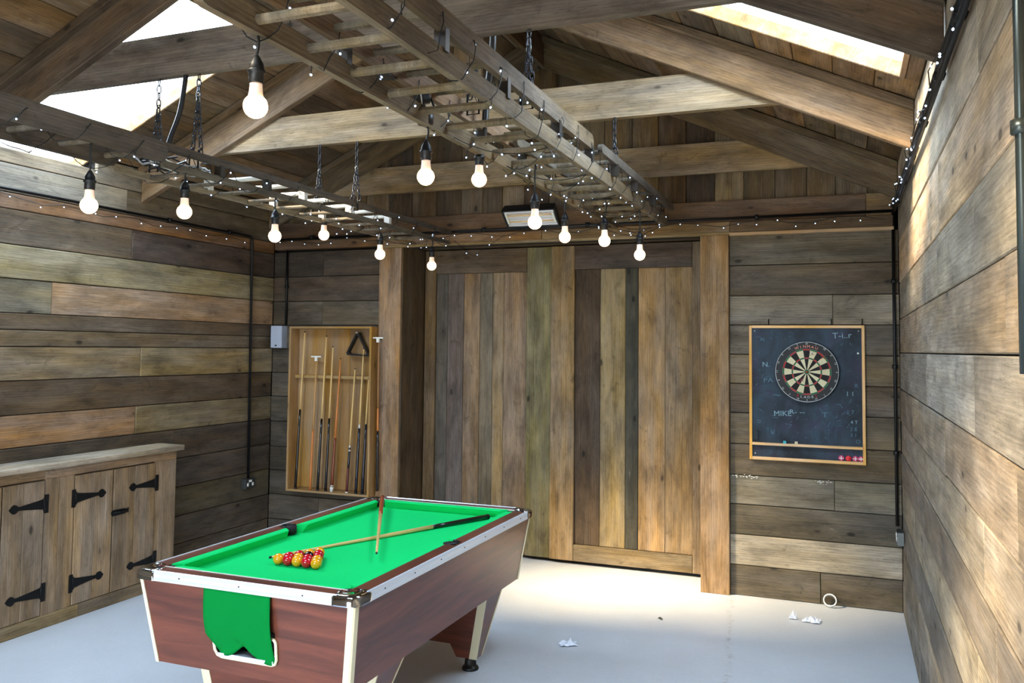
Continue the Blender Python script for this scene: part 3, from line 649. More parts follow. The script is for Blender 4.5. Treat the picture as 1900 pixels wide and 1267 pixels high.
# heater
ht = empty('infrared_heater', (-2.33, 6.45, 2.87), 'black infrared heater with a shiny reflector tilted down from the back wall', 'heater')
c = V((-2.335, 6.36, 2.852)); dn_ = V((0, .30, -1)).normalized(); fr = V((0, -1, -.30)).normalized()
nrm = V((0, -.62, -.78)).normalized(); up_ = V((0, -.78, .62)).normalized(); ux = V((1, 0, 0))
def hq(a, b, d): return c+ux*a+up_*b+nrm*d
MB().hexa([hq(-.215, -.085, -.06), hq(.215, -.085, -.06), hq(.215, .085, -.06), hq(-.215, .085, -.06)], [hq(-.225, -.095, 0), hq(.225, -.095, 0), hq(.225, .095, 0), hq(-.225, .095, 0)]).build('housing', BLACK, ht)
fm = MB()
for a0, a1, b0, b1 in ((-.225, .225, .083, .095), (-.225, .225, -.095, -.083), (-.225, -.212, -.083, .083), (.212, .225, -.083, .083)):
    fm.hexa([hq(a0, b0, 0), hq(a1, b0, 0), hq(a1, b1, 0), hq(a0, b1, 0)], [hq(a0, b0, .018), hq(a1, b0, .018), hq(a1, b1, .018), hq(a0, b1, .018)])
fm.build('bezel', BLACK, ht)
m = MB()
for i in range(6):
    b0, b1 = -.083+.166*i/6, -.083+.166*(i+1)/6; bm = (b0+b1)/2
    m.add([hq(-.212, b0, .010), hq(.212, b0, .010), hq(.212, bm, .002), hq(-.212, bm, .002), hq(.212, b1, .010), hq(-.212, b1, .010)], [(0, 1, 2, 3), (3, 2, 4, 5)])
m.build('reflector', mat('polished_reflector', (225, 215, 205), .25, .7), ht)
for b in (-.03, .035): MB().tube([hq(-.19, b, .014), hq(.19, b, .014)], .007, 8).build('heating_tube', mat('quartz_tube', (235, 200, 150), .2), ht)
for a in (-.198, .198): MB().hexa([hq(a-.008, -.05, .003), hq(a+.008, -.05, .003), hq(a+.008, .055, .003), hq(a-.008, .055, .003)], [hq(a-.008, -.05, .017), hq(a+.008, -.05, .017), hq(a+.008, .055, .017), hq(a-.008, .055, .017)]).build('tube_holder', WHITEP, ht)
MB().box((-2.36, 6.40, 2.87), (-2.31, YB-.012, 2.90)).build('bracket', BLACK, ht)
# ------------------------------------------------------------------ pool table
TX0, TX1, TY0, TY1, TZ = -2.815, -1.735, 2.84, 4.80, .85
pt = empty('pool_table', (-2.275, 3.82, 0), 'mahogany pool table with green baize, aluminium edging and tapered pedestals', 'pool table')
zt, zb_ = .815, .456; ti = .012; tb = .064
def ring(x0, x1, y0, y1, z): return [(x0, y0, z), (x1, y0, z), (x1, y1, z), (x0, y1, z)]
top = ring(TX0+ti, TX1-ti, TY0+ti, TY1-ti, zt); bot = ring(TX0+tb, TX1-tb, TY0+tb, TY1-tb, zb_)
# near panel has the ball return opening
ox0, ox1, oz0, oz1 = -2.425, -2.125, .528, .66
def nf(x, z):                                                     # point of the near face
    t = (zt-z)/(zt-zb_); return V((x, TY0+ti+(tb-ti)*t, z))
m = MB(); m.add([V(p) for p in bot]+[V(p) for p in top], [(3, 2, 1, 0), (1, 2, 6, 5), (2, 3, 7, 6), (3, 0, 4, 7)])
xa = lambda z, s_: (TX0+ti+(tb-ti)*(zt-z)/(zt-zb_)) if s_ < 0 else (TX1-ti-(tb-ti)*(zt-z)/(zt-zb_))
zs = [zb_, oz0, oz1, zt]
for i in range(3):
    za, zc = zs[i], zs[i+1]
    spans = [(xa(za, -1), ox0, ox0, xa(zc, -1)), (ox0, ox1, ox1, ox0), (ox1, xa(za, 1), xa(zc, 1), ox1)]
    for j, (p0, p1, p2, p3) in enumerate(spans):
        if i == 1 and j == 1: continue
        m.add([nf(p0, za), nf(p1, za), nf(p2, zc), nf(p3, zc)], [(0, 1, 2, 3)])
m.build('body', LAM, pt)
dark = mat('dark_recess', (14, 12, 10), .8)
i0, i1 = TY0+.02, TY0+.22
m = MB(); m.add([nf(ox0, oz0), nf(ox1, oz0), nf(ox1, oz1), nf(ox0, oz1), V((ox0, i1, oz0-.02)), V((ox1, i1, oz0-.02)), V((ox1, i1, oz1)), V((ox0, i1, oz1))], [(4, 5, 1, 0), (5, 6, 2, 1), (6, 7, 3, 2), (7, 4, 0, 3), (7, 6, 5, 4)])
m.build('ball_return', dark, pt)
r_ = .016
tr_ = [nf(ox0-.004, .625), nf(ox0, .555), nf(ox0+.012, .534), nf(ox0+.035, .527), nf(ox1-.02, .527), nf(ox1-.004, .533), nf(ox1+.004, .55), nf(ox1+.006, .62), nf(ox1, .632), nf(ox1-.02, .636)]
MB().tube([p+V((0, -.006, 0)) for p in tr_], .0065, 8).build('return_trim', CREAM, pt)
MB().hexa([nf(ox0+.02, .532)+V((0, -.012, 0)), nf(ox1-.01, .532)+V((0, -.012, 0)), nf(ox1-.01, .532)+V((0, .07, -.01)), nf(ox0+.02, .532)+V((0, .07, -.01))],
          [nf(ox0+.02, .545)+V((0, -.012, 0)), nf(ox1-.01, .545)+V((0, -.012, 0)), nf(ox1-.01, .545)+V((0, .07, -.01)), nf(ox0+.02, .545)+V((0, .07, -.01))]).build('return_tray', ALU, pt)
# corner trims
for sx_, sy_ in ((-1, -1), (1, -1), (1, 1), (-1, 1)):
    def cp(z, o_):
        t = (zt-z)/(zt-zb_); ins = ti+(tb-ti)*t
        return V(((TX0+ins if sx_ < 0 else TX1-ins)+sx_*.004, (TY0+ins if sy_ < 0 else TY1-ins)+sy_*.004, z))
    wd = .032 if (sx_, sy_) == (1, -1) else .022; q = []
    for z in (zb_-.002, zt):
        c = cp(z, 0); q.append([c+V((-sx_*wd, 0, 0)), c+V((-sx_*.006, 0, 0)), c+V((0, -sy_*.006, 0)), c+V((0, -sy_*wd, 0)), c+V((-sx_*.008, -sy_*wd, 0)), c+V((-sx_*.008, -sy_*.008, 0)), c+V((-sx_*wd, -sy_*.008, 0))])
    n = 7
    fs = [tuple(range(n))[::-1], tuple(range(n, 2*n))]+[(i, (i+1) % n, n+(i+1) % n, n+i) for i in range(n)]
    MB().add(q[0]+q[1], fs).build('corner_trim', CREAM, pt)
# pedestals, trims and feet
for (ya, yb) in ((3.14, 3.37), (4.28, 4.507)):
    yc = (ya+yb)/2; out = 1 if ya > 4 else -1
    y0b, y1b = (yb-.075, yb+.005) if out > 0 else (ya-.005, ya+.075)
    xt0, xt1, xb0, xb1 = -2.74, -1.81, -2.62, -1.93
    zm, zl = .15, .07; lerp = lambda a, b, t: a+(b-a)*t
    tm = (zb_-zm)/(zb_-zl)
    for (fa, fb_) in ((0, 1),):
        m = MB()
        X = [lerp(xt0, xb0, tm), lerp(xt1, xb1, tm)]; Ya = lerp(ya, y0b, tm); Yb_ = lerp(yb, y1b, tm)
        m.hexa([(X[0], Ya, zm), (X[1], Ya, zm), (X[1], Yb_, zm), (X[0], Yb_, zm)], [(xt0, ya, zb_), (xt1, ya, zb_), (xt1, yb, zb_), (xt0, yb, zb_)])
        for s_ in (0, 1):
            xo = X[s_]; xi_ = xo+(.17 if s_ == 0 else -.17); xo2 = (xb0, xb1)[s_]; xi2 = xo2+(.12 if s_ == 0 else -.12)
            a, b, c_, d = (xo, xi_, xi2, xo2) if s_ == 0 else (xi_, xo, xo2, xi2)
            m.hexa([(d, y0b, zl), (c_, y0b, zl), (c_, y1b, zl), (d, y1b, zl)], [(a, Ya, zm), (b, Ya, zm), (b, Yb_, zm), (a, Yb_, zm)])
        m.build('pedestal', LAM, pt)
    for s_ in (-1, 1):
        xo, xo2 = (xt0, xb0) if s_ < 0 else (xt1, xb1)
        a = V((xo+s_*.004, ya-.004, zb_)); b = V((xo2+s_*.004, y0b-.004, zl))
        q = [[c+V((-s_*.045, 0, 0)), c, c+V((0, .010, 0)), c+V((-s_*.045, .010, 0))] for c in (b, a)]
        MB().hexa(q[0], q[1]).build('corner_trim', CREAM, pt)
        a = V((xo+s_*.004, yb+.003, zb_)); b = V((xo2+s_*.004, y1b+.003, zl))
        q = [[c+V((-s_*.02, -.008, 0)), c+V((0, -.008, 0)), c, c+V((-s_*.02, 0, 0))] for c in (b, a)]
        MB().hexa(q[0], q[1]).build('corner_trim', CREAM, pt)
        MB().lathe((xo2-s_*.05, (y0b+y1b)/2, 0), (0, 0, 1), [(0, .046), (.008, .048), (.018, .042), (.024, .034), (.05, .032), (.074, .030)], 20).build('foot', BLACK, pt)
# slate / bed
px0, px1, py0, py1 = TX0+.12, TX1-.12, TY0+.12, TY1-.12          # nose of cushions
bedz = .806
MB().box((TX0+.05, TY0+.05, .79), (TX1-.05, TY1-.05, bedz)).build('playing_bed', FELT, pt)
# rails: laminate flats broken at pockets
RW = .078
def cushion(pa, pb, n_, nm='cushion'):
    """pa,pb ends on the rail line (inner edge of the laminate), n_ inward direction"""
    pa, pb, n_ = V(pa), V(pb), V(n_); d = (pb-pa).normalized(); Lc = .046; bev = .035
    prof = [(0, .850), (.012, .8525), (Lc-.005, .850), (Lc, .846), (Lc-.003, .842), (Lc-.022, bedz), (0, bedz)]
    A, B = [], []
    for o_, z in prof:
        k = bev*(o_/Lc)
        A.append(V((pa.x, pa.y, z))+n_*o_+d*k); B.append(V((pb.x, pb.y, z))+n_*o_-d*k)
    n = len(prof); MB().add(A+B, [tuple(range(n)), tuple(range(n, 2*n))[::-1]]+[(i, n+i, n+(i+1) % n, (i+1) % n) for i in range(n)]).build(nm, FELT, pt)
ix0, ix1, iy0, iy1 = TX0+RW, TX1-RW, TY0+RW, TY1-RW; ym = (TY0+TY1)/2
cg, mg = .045, .048
cushion((ix0, iy0+cg, 0), (ix0, ym-mg, 0), (1, 0, 0)); cushion((ix0, ym+mg, 0), (ix0, iy1-cg, 0), (1, 0, 0))
cushion((ix1, iy0+cg, 0), (ix1, ym-mg, 0), (-1, 0, 0)); cushion((ix1, ym+mg, 0), (ix1, iy1-cg, 0), (-1, 0, 0))
cushion((ix0+cg, iy0, 0), (ix1-cg, iy0, 0), (0, 1, 0)); cushion((ix0+cg, iy1, 0), (ix1-cg, iy1, 0), (0, -1, 0))
def railtop(x0, y0, x1, y1): MB().box((x0, y0, .822), (x1, y1, .8505)).build('rail_top', LAM, pt)
c_ = .085
railtop(TX0+.008, TY0+c_, ix0, ym-.045); railtop(TX0+.008, ym+.045, ix0, TY1-c_); railtop(ix1, TY0+c_, TX1-.008, ym-.045); railtop(ix1, ym+.045, TX1-.008, TY1-c_)
railtop(TX0+c_, TY0+.008, TX1-c_, iy0); railtop(TX0+c_, iy1, TX1-c_, TY1-.008)
railtop(TX0+.008, ym-.045, TX0+.028, ym+.045); railtop(TX1-.028, ym-.045, TX1-.008, ym+.045)
# white piping between rail top and near/far edge
for y in (iy0-.003, iy1-.001): MB().box((TX0+c_, y, .846), (TX1-c_, y+.005, .8525)).build('piping', WHITEP, pt)
# aluminium edging with screws
def edging(x0, y0, x1, y1, out):
    a, b = V((x0, y0, 0)), V((x1, y1, 0)); o_ = V(out); prof = [(0, .8505), (.003, .854), (.009, .852), (.013, .842), (.012, .826), (.015, .821), (.015, .812), (0, .812)]
    A = [a+o_*(q-.008)+V((0, 0, z)) for q, z in prof]; B = [b+o_*(q-.008)+V((0, 0, z)) for q, z in prof]; n = len(prof)
    e_ = MB().add(A+B, [tuple(range(n)), tuple(range(n, 2*n))[::-1]]+[(i, n+i, n+(i+1) % n, (i+1) % n) for i in range(n)]).build('edging', ALU, pt)
    L = (b-a).length; k = int(L/.24)
    for i in range(k):
        p = a+(b-a)*((i+.5)/k)+o_*.004+V((0, 0, .834)); MB().lathe(p, o_, [(0, .0035), (.0035, .0025)], 6).build('screw', BLACK, e_)
cc = .085
edging(TX0+cc, TY0, TX1-cc, TY0, (0, -1, 0)); edging(TX1-cc, TY1, TX0+cc, TY1, (0, 1, 0)); edging(TX1, TY0+cc, TX1, TY1-cc, (1, 0, 0)); edging(TX0, TY1-cc, TX0, TY0+cc, (-1, 0, 0))
# corner castings with pocket arc
def corner(sx_, sy_):
    cx_, cy_ = (TX0 if sx_ < 0 else TX1), (TY0 if sy_ < 0 else TY1)
    ax_, ay_ = -sx_, -sy_; q = V((cx_, cy_, 0)); U, W_ = V((ax_, 0, 0)), V((0, ay_, 0))
    R_ = .035; outer = []
    outer.append(q+U*.10)
    for k in range(7):
        a = math.pi/2*k/6; outer.append(q+U*(R_-R_*math.sin(a))+W_*(R_-R_*math.cos(a)))
    outer.append(q+W_*.10)
    pc = q+U*.083+W_*.083; inner = [q+W_*.10+U*.072]
    for k in range(9):
        a = math.pi*(.5+.0)+0; t = k/8; ang = math.radians(135)-math.radians(0)
        th = math.radians(100+250*0)+0
        an = math.radians(350-20-120*t*2.0)
        inner.append(pc+(U*(-math.cos(math.radians(-35+160*t)))+W_*(-math.sin(math.radians(-35+160*t))))*.043)
    # order: from W side to U side
    arc = inner[1:]
    arc.sort(key=lambda p: (p-q).dot(U)-(p-q).dot(W_))
    inner = [q+W_*.10+U*.07]+arc+[q+U*.10+W_*.07]
    pts = outer+inner; n = len(pts); m_ = MB()
    no = len(outer)
    # triangulated strip between outer and inner outlines
    o_l = outer; i_l = inner[::-1]; K = 24
    def samp(L, t):
        ls = [0]
        for i in range(len(L)-1): ls.append(ls[-1]+(L[i+1]-L[i]).length)
        d = t*ls[-1]
        for i in range(len(L)-1):
            if d <= ls[i+1]+1e-9: return L[i].lerp(L[i+1], (d-ls[i])/max(1e-9, ls[i+1]-ls[i]))
        return L[-1]
    O = [samp(o_l, t/K) for t in range(K+1)]; I = [samp(i_l, t/K) for t in range(K+1)]
    lv = []
    for P_, z in ((O, .812), (O, .846), ([O[i]+(I[i]-O[i])*.12 for i in range(K+1)], .855), (I, .853), (I, .800)):
        lv.append([p+V((0, 0, z)) for p in P_])
    # flare the outer skin
    ctr = q+U*.09+W_*.09
    for L in lv[:2]:
        for i, p in enumerate(L):
            d = (O[i]-ctr); d.normalize(); p += d*.009
    vs_ = [p for L in lv for p in L]; fs = []
    for a in range(4):
        for i in range(K): b = a*(K+1)+i; fs.append((b, b+1, b+K+2, b+K+1))
    fs += [tuple(a*(K+1) for a in range(5)), tuple(a*(K+1)+K for a in range(5))[::-1]]
    cap = m_.add(vs_, fs, True).build('corner_casting', CHROME, pt)
    MB().lathe((pc.x, pc.y, .816), (0, 0, 1), [(0, .040), (.0005, .0405), (.0285, .0425)], 20).build('pocket', dark, pt)
for a in (-1, 1):
    for b in (-1, 1): corner(a, b)
for x, s_ in ((TX0+.062, 1), (TX1-.062, -1)):
    MB().lathe((x+s_*.008, ym, .8125), (0, 0, 1), [(0, .034), (.0005, .036), (.036, .037)], 18).build('pocket', dark, pt)
    pts = [V((x+s_*.008, ym, .851))+V((-s_*math.cos(t)*.040, math.sin(t)*.040, 0)) for t in [math.radians(-95+190*k/12) for k in range(13)]]
    MB().tube(pts, .006, 6).build('pocket_rim', BLACK, pt)
# green cloth over the return
def cloth():
    x0, x1 = -2.456, -2.128; m_ = MB(); nu, nv = 16, 22; vs_ = []
    for j in range(nv+1):
        t = j/nv; z = .812-.275*t
        for i in range(nu+1):
            u = i/nu; x = x0+(x1-x0)*u; zz = z
            if t > .7:
                k = (t-.7)/.3
                x = x+(.07*k*(1-u)); zz = z+.055*k*math.exp(-((u-.45)/.2)**2)-.01*k*u
            y = nf(x, zz).y-.008-.016*math.sin(math.pi*min(1, t*1.1))*(.6+.4*math.sin(u*6.5+.6))-.006*math.sin(u*17+t*5)*t+.004*math.cos(u*9-t*3)*t
            vs_.append((x, y, zz))
    fs = [(j*(nu+1)+i, j*(nu+1)+i+1, (j+1)*(nu+1)+i+1, (j+1)*(nu+1)+i) for j in range(nv) for i in range(nu)]
    o = m_.add(vs_, fs, True).build('green_cloth', FELT2, label='green cloth hanging down over the ball return at the near end of the pool table', cat='cloth')
    md = o.modifiers.new('thick', 'SOLIDIFY'); md.thickness = .003
cloth()
# ------------------------------------------------------------------ balls
def ball_mat(nm, c): return mat(nm, c, .12, coat=.5)
BY, BR, BK = ball_mat('yellow_resin', (238, 160, 20)), ball_mat('red_resin', (196, 12, 36)), ball_mat('black_resin', (14, 12, 14))
def sphere_mesh(nm, r, m_):
    me = bpy.data.meshes.new(nm); import bmesh
    bm = bmesh.new(); bmesh.ops.create_uvsphere(bm, u_segments=24, v_segments=16, radius=r); bm.to_mesh(me); bm.free()
    me.polygons.foreach_set('use_smooth', [True]*len(me.polygons)); me.materials.append(m_); return me
rb = .0250
SM = {'Y': sphere_mesh('ball', rb, BY), 'R': sphere_mesh('ball', rb, BR), 'K': sphere_mesh('ball', rb, BK)}
rows = ['YRYRY', 'RYRY', 'RKR', 'YR', 'Y']; cn = {'Y': 'yellow', 'R': 'red', 'K': 'black'}
rn = ['front row', 'second row', 'third row', 'fourth row', 'far tip']
pos = {5: ['left end', 'second from left', 'middle', 'second from right', 'right end'], 4: ['left end', 'left of centre', 'right of centre', 'right end'], 3: ['left', 'centre', 'right'], 2: ['left', 'right'], 1: ['single ball']}
for j, rw in enumerate(rows):
    for i, ch in enumerate(rw):
        x = -2.318+(i-(len(rw)-1)/2)*2*rb*1.01+.003; y = 3.283+j*rb*math.sqrt(3)*1.01
        o = bpy.data.objects.new('pool_ball', SM[ch]); COL.objects.link(o); o.location = (x, y, bedz+rb)
        tag(o, '%s pool ball, %s, %s of the racked triangle' % (cn[ch], pos[len(rw)][i], rn[j]), 'ball', 'pool balls racked in a triangle')
# ------------------------------------------------------------------ cues
ASH = mat('pale_ash_shaft', (214, 176, 112), .35); TIPM = mat('dark_cue_tip', (30, 44, 44), .8); FERR = mat('silver_ferrule', (200, 196, 186), .3, .5)
BUTT = mat('black_lacquer_butt', (14, 13, 14), .2, coat=.4); NAVY = mat('navy_lacquer_butt', (20, 24, 36), .25, coat=.4); BROWN = mat('brown_wood_butt', (120, 62, 34), .35); ORANGE = mat('orange_wood_shaft', (196, 118, 56), .35); MAROON = mat('maroon_butt', (84, 28, 26), .3)
def cue(a, b, segs, label, grp, name='cue', cat='cue', r0=.0050, r1=.0145):
    """a tip, b butt end; segs: (name, t0, t1, material)"""
    a, b = V(a), V(b); o = empty(name, b, label, cat, grp); r = lambda t: r0+(r1-r0)*t**.9
    for nm, t0, t1, m_ in segs:
        ts = [t0+(t1-t0)*k/4 for k in range(5)]
        MB().tube([a+(b-a)*t for t in ts], [r(t)*(1.04 if nm in ('ring', 'butt_cap') else 1) for t in ts], 12).build(nm, m_, o)
    return o
GT = 'cues lying crossed on the baize'
def splice(a, b, t0, t1, m_, par, r):
    pass
cue((-2.519, 3.352, bedz+.007), (-1.945, 4.625, bedz+.0155), [('tip', 0, .008, TIPM), ('shaft', .008, .70, ASH), ('butt', .70, .995, BUTT), ('butt_cap', .995, 1, BLACK)], 'long cue with a black butt lying beside the balls, underneath the other cue', GT)
cue((-2.032, 3.50, .846), (-2.672, 4.66, .874), [('tip', 0, .008, TIPM), ('shaft', .008, .62, ASH), ('butt', .62, .995, mat('red_brown_butt', (158, 70, 38), .3)), ('butt_cap', .995, 1, BROWN)], 'cue with a red-brown butt laid across the other, butt on the far left pocket', GT)
# ------------------------------------------------------------------ cue cabinet
cx0, cx1, cz0, cz1, cyf = -4.675, -3.822, .51, 1.978, 6.428
CT = (158, 122, 74)
cu = empty('cue_cabinet', ((cx0+cx1)/2, YB, cz0), 'open shallow wooden cue cabinet hung on back wall, holding cues and a triangle', 'cabinet')
rectboard('back_board', (cx0+.02, YB-.008, cz0+.02), (cx0+.02, YB-.008, cz1-.02), (.28, 0, 0), .002, (0, -1, 0), (156, 120, 72), cu, mat=PLAIN)
rectboard('back_board', (cx0+.302, YB-.008, cz0+.02), (cx0+.302, YB-.008, cz1-.02), (.26, 0, 0), .002, (0, -1, 0), (148, 112, 68), cu, mat=PLAIN)
rectboard('back_board', (cx0+.564, YB-.008, cz0+.02), (cx0+.564, YB-.008, cz1-.02), (.269, 0, 0), .002, (0, -1, 0), (138, 106, 68), cu, mat=PLAIN)
for a in (cx0, cx1-.02): timber('side', [(a, cyf, cz0), (a+.02, cyf, cz0), (a+.02, cyf, cz1), (a, cyf, cz1)], (0, YB-.006-cyf, 0), (0, 0, 1), CT, cu, mat=PLAIN, ch=.002)
for a in (cz0, cz1-.018): timber('top_board' if a > 1 else 'base_board', [(cx0+.02, cyf, a), (cx1-.02, cyf, a), (cx1-.02, cyf, a+.018), (cx0+.02, cyf, a+.018)], (0, YB-.006-cyf, 0), (1, 0, 0), CT, cu, mat=PLAIN, ch=.002)
timber('cross_rail', [(cx0+.02, YB-.062, 1.515), (cx1-.02, YB-.062, 1.515), (cx1-.02, YB-.062, 1.542), (cx0+.02, YB-.062, 1.542)], (0, .05, 0), (1, 0, 0), (170, 138, 90), cu, mat=PLAIN, ch=.002)
GQ = 'cues standing in the wall cabinet'
def crosshead(x, y, z, lab_parent):
    MB().box((x-.052, y-.006, z-.006), (x+.052, y+.006, z+.006)).box((x-.012, y-.008, z-.04), (x+.012, y+.008, z-.006)).build('rest_head', WHITEP, lab_parent)
yt, yb2 = YB-.078, YB-.115
wz = cz0+.02
q = 1.0043
def cuepx(xt, zt_, xb): return (xt*q, yt, 1.8+(zt_-1.8)*q), (xb*1.0017, yb2, wz)
for (xt, z_, xb, sg, lb, r1) in (
    (-4.529, 1.938, -4.579, [('tip', 0, .01, TIPM), ('shaft', .01, .50, ASH), ('butt', .50, .99, BUTT), ('butt_cap', .99, 1, BLACK)], 'tallest cue with a black butt at the left side of the cue cabinet', .013),
    (-4.30, 1.90, -4.346, [('tip', 0, .01, TIPM), ('shaft', .01, .54, ASH), ('butt', .54, .99, BUTT), ('butt_cap', .99, 1, BLACK)], 'tall pale cue with black butt just right of the white-headed rest', .013),
    (-4.23, 1.805, -4.263, [('tip', 0, .01, TIPM), ('shaft', .01, .50, ASH), ('butt', .50, .99, BUTT), ('butt_cap', .99, 1, BLACK)], 'cue with black butt in the middle of the cabinet, left of the brown one', .013),
    (-4.149, 1.701, -4.202, [('tip', 0, .01, TIPM), ('shaft', .01, .60, ORANGE), ('butt', .60, .95, BROWN), ('ring', .95, .96, FERR), ('ring', .965, .985, WHITEP), ('butt_cap', .985, 1, FERR)], 'brown wooden cue with white rings at its foot', .015),
    (-3.999, 1.614, -4.048, [('tip', 0, .01, TIPM), ('shaft', .01, .62, ASH), ('ring', .62, .64, FERR), ('joint', .64, .655, BUTT), ('ring', .655, .67, FERR), ('butt', .67, .80, NAVY), ('grip', .80, .99, MAROON), ('butt_cap', .99, 1, WHITEP)], 'short slim cue with silver joint rings and a maroon butt', .012),
    (-3.916, 1.794, -3.956, [('tip', 0, .01, TIPM), ('shaft', .01, .53, ASH), ('ring', .53, .555, FERR), ('butt', .555, .99, NAVY), ('butt_cap', .99, 1, BLACK)], 'cue with a silver joint and navy butt below the hanging triangle', .014),
    (-3.861, 1.53, -3.892, [('tip', 0, .01, TIPM), ('shaft', .01, .40, ASH), ('butt', .40, .99, NAVY), ('butt_cap', .99, 1, BLACK)], 'cue with a navy butt tight against the right side inside the cabinet', .014)):
    a, b = cuepx(xt, z_, xb); cue(a, b, sg, lb, GQ, r1=r1)
a, b = cuepx(-4.396, 1.69, -4.425)
rs = cue(a, b, [('shaft', 0, .55, mat('tan_rest_shaft', (186, 140, 84), .4)), ('butt', .55, 1, ORANGE)], 'cue rest with a white cross head standing inside the cabinet', 'cue rests at the wall cabinet', name='cue_rest', cat='cue rest', r0=.007, r1=.012); crosshead(a[0], a[1]-.01, a[2]+.02, rs)
a, b = (-3.775, YB-.095, 1.85), (-3.775, YB-.075, .56)
rs = cue(a, b, [('shaft', 0, .45, mat('tan_rest_shaft2', (150, 104, 58), .4)), ('shaft', .45, .60, ORANGE), ('butt', .60, 1, BUTT)], 'cue rest with a white cross head hanging outside the right of the cabinet', 'cue rests at the wall cabinet', name='cue_rest', cat='cue rest', r0=.006, r1=.012); crosshead(a[0], a[1]-.01, a[2]+.03, rs)
MB().tube([(-3.775, YB-.04, 1.87), (-3.775, YB-.10, 1.865), (-3.775, YB-.105, 1.885)], .004, 6).build('hook', IRON, rs)
# triangle rack
tg = empty('triangle_rack', (-3.98, YB-.06, 1.93), 'black plastic triangle rack hanging in the top right of the cue cabinet', 'triangle rack')
tp = [V((-4.0, YB-.085, 1.945)), V((-4.118, YB-.085, 1.728)), V((-3.868, YB-.085, 1.715))]
ctr = sum(tp, V((0, 0, 0)))/3; vs_, fs = [], []
ol = []
for i in range(3):
    p, pa_, pb_ = tp[i], tp[i-1], tp[(i+1) % 3]
    for s_ in (pa_, pb_): ol.append(p+(s_-p).normalized()*.022)
inn = [ctr+(p-ctr)*.80 for p in ol]; n = 6
vs_ = ol+[p+V((0, .045, 0)) for p in ol]+inn+[p+V((0, .045, 0)) for p in inn]
for i in range(n):
    j = (i+1) % n; fs += [(i, j, n+j, n+i), (2*n+j, 2*n+i, 3*n+i, 3*n+j), (j, i, 2*n+i, 2*n+j), (n+i, n+j, 3*n+j, 3*n+i)]
MB().add(vs_, fs).build('frame', BLACK, tg)
MB().tube([(-4.0, YB-.01, 1.925), (-4.0, YB-.10, 1.925)], .007, 8).build('peg', FERR, tg)
# ------------------------------------------------------------------ chalkboard and dartboard
bx0, bx1, bz0, bz1 = -.664, .130, 1.004, 1.989; yf_ = YB-.03
def board_mat():
    m = mat('dusty_chalkboard', (26, 36, 46), .75); s = N(m); p = s.n('NewGeometry').outputs['Position']
    a = s.noise(s.mapv(p, (2.4, 1, 1.6)), 1.9, 5, .65, .6); b = s.noise(s.mapv(p, (9, 1, 14)), 2.6, 5, .75, .5); c = s.noise(s.mapv(p, (3, 1, 3)), 2.3, 3, .5)
    col = s.mix(s.ramp(a, .36, .68), (*lin((20, 26, 34)), 1), (*lin((48, 66, 80)), 1))
    col = s.mix(s.math('MULTIPLY', s.ramp(c, .5, .7), .4), col, (*lin((64, 50, 78)), 1))
    col = s.mix(s.math('MULTIPLY', s.ramp(b, .6, .75), .30), col, (*lin((92, 140, 152)), 1))
    s.t.links.new(col, s.b.inputs['Base Color']); return m
BOARD = board_mat(); CHALK = mat('blue_white_chalk', (128, 158, 168), .95); CHALK2 = mat('faint_chalk', (82, 112, 126), .95)
FRM = (214, 166, 102)
cbd = empty('chalkboard', ((bx0+bx1)/2, YB, bz0), 'framed dark chalkboard with faded scores and writing, hung right of the doors', 'chalkboard')
MB().box((bx0+.012, yf_+.004, bz0+.012), (bx1-.012, YB-.008, bz1-.012)).build('slate', BOARD, cbd)
for nm, a, b, c, d, al in (('frame', bx0, bx0+.02, bz0, bz1, 'Z'), ('frame', bx1-.02, bx1, bz0, bz1, 'Z'), ('frame', bx0+.02, bx1-.02, bz1-.02, bz1, 'X'), ('frame', bx0+.02, bx1-.02, bz0, bz0+.022, 'X')):
    timber(nm, [(a, yf_-.008, c), (b, yf_-.008, c), (b, yf_-.008, d), (a, yf_-.008, d)], (0, .03, 0), (0, 0, 1) if al == 'Z' else (1, 0, 0), FRM, cbd, mat=PLAIN, ch=.002)
timber('chalk_ledge', [(bx0+.02, yf_-.030, 1.113), (bx1-.02, yf_-.030, 1.113), (bx1-.02, yf_-.030, 1.131), (bx0+.02, yf_-.030, 1.131)], (0, .034, 0), (1, 0, 0), FRM, cbd, mat=PLAIN, ch=.002)
for x, z in ((bx0+.04, bz1-.04), (bx1-.04, bz1-.04), (bx0+.04, bz0+.045), (bx1-.04, bz0+.045)): MB().lathe((x, yf_+.005, z), (0, -1, 0), [(0, .005), (.003, .004)], 8).build('screw', FERR, cbd)
def textm(s_, size, loc, rot, m_, parent, name='lettering', ext=.0006, align='CENTER', sx=1., shear=0.):
    cu_ = bpy.data.curves.new(name, 'FONT'); cu_.body = s_; cu_.size = size; cu_.extrude = ext; cu_.align_x = align; cu_.align_y = 'CENTER'; cu_.shear = shear; cu_.resolution_u = 2
    t = bpy.data.objects.new(name, cu_); COL.objects.link(t)
    me = bpy.data.meshes.new_from_object(t.evaluated_get(bpy.context.evaluated_depsgraph_get())); bpy.data.objects.remove(t)
    me.materials.clear(); me.materials.append(m_)
    o = bpy.data.objects.new(name, me); COL.objects.link(o); o.parent = parent; o.location = V(loc)-wloc(parent); o.rotation_euler = rot; o.scale = (sx, 1, 1)
    return o
H90 = (math.pi/2, 0, 0); yq = yf_+.0030
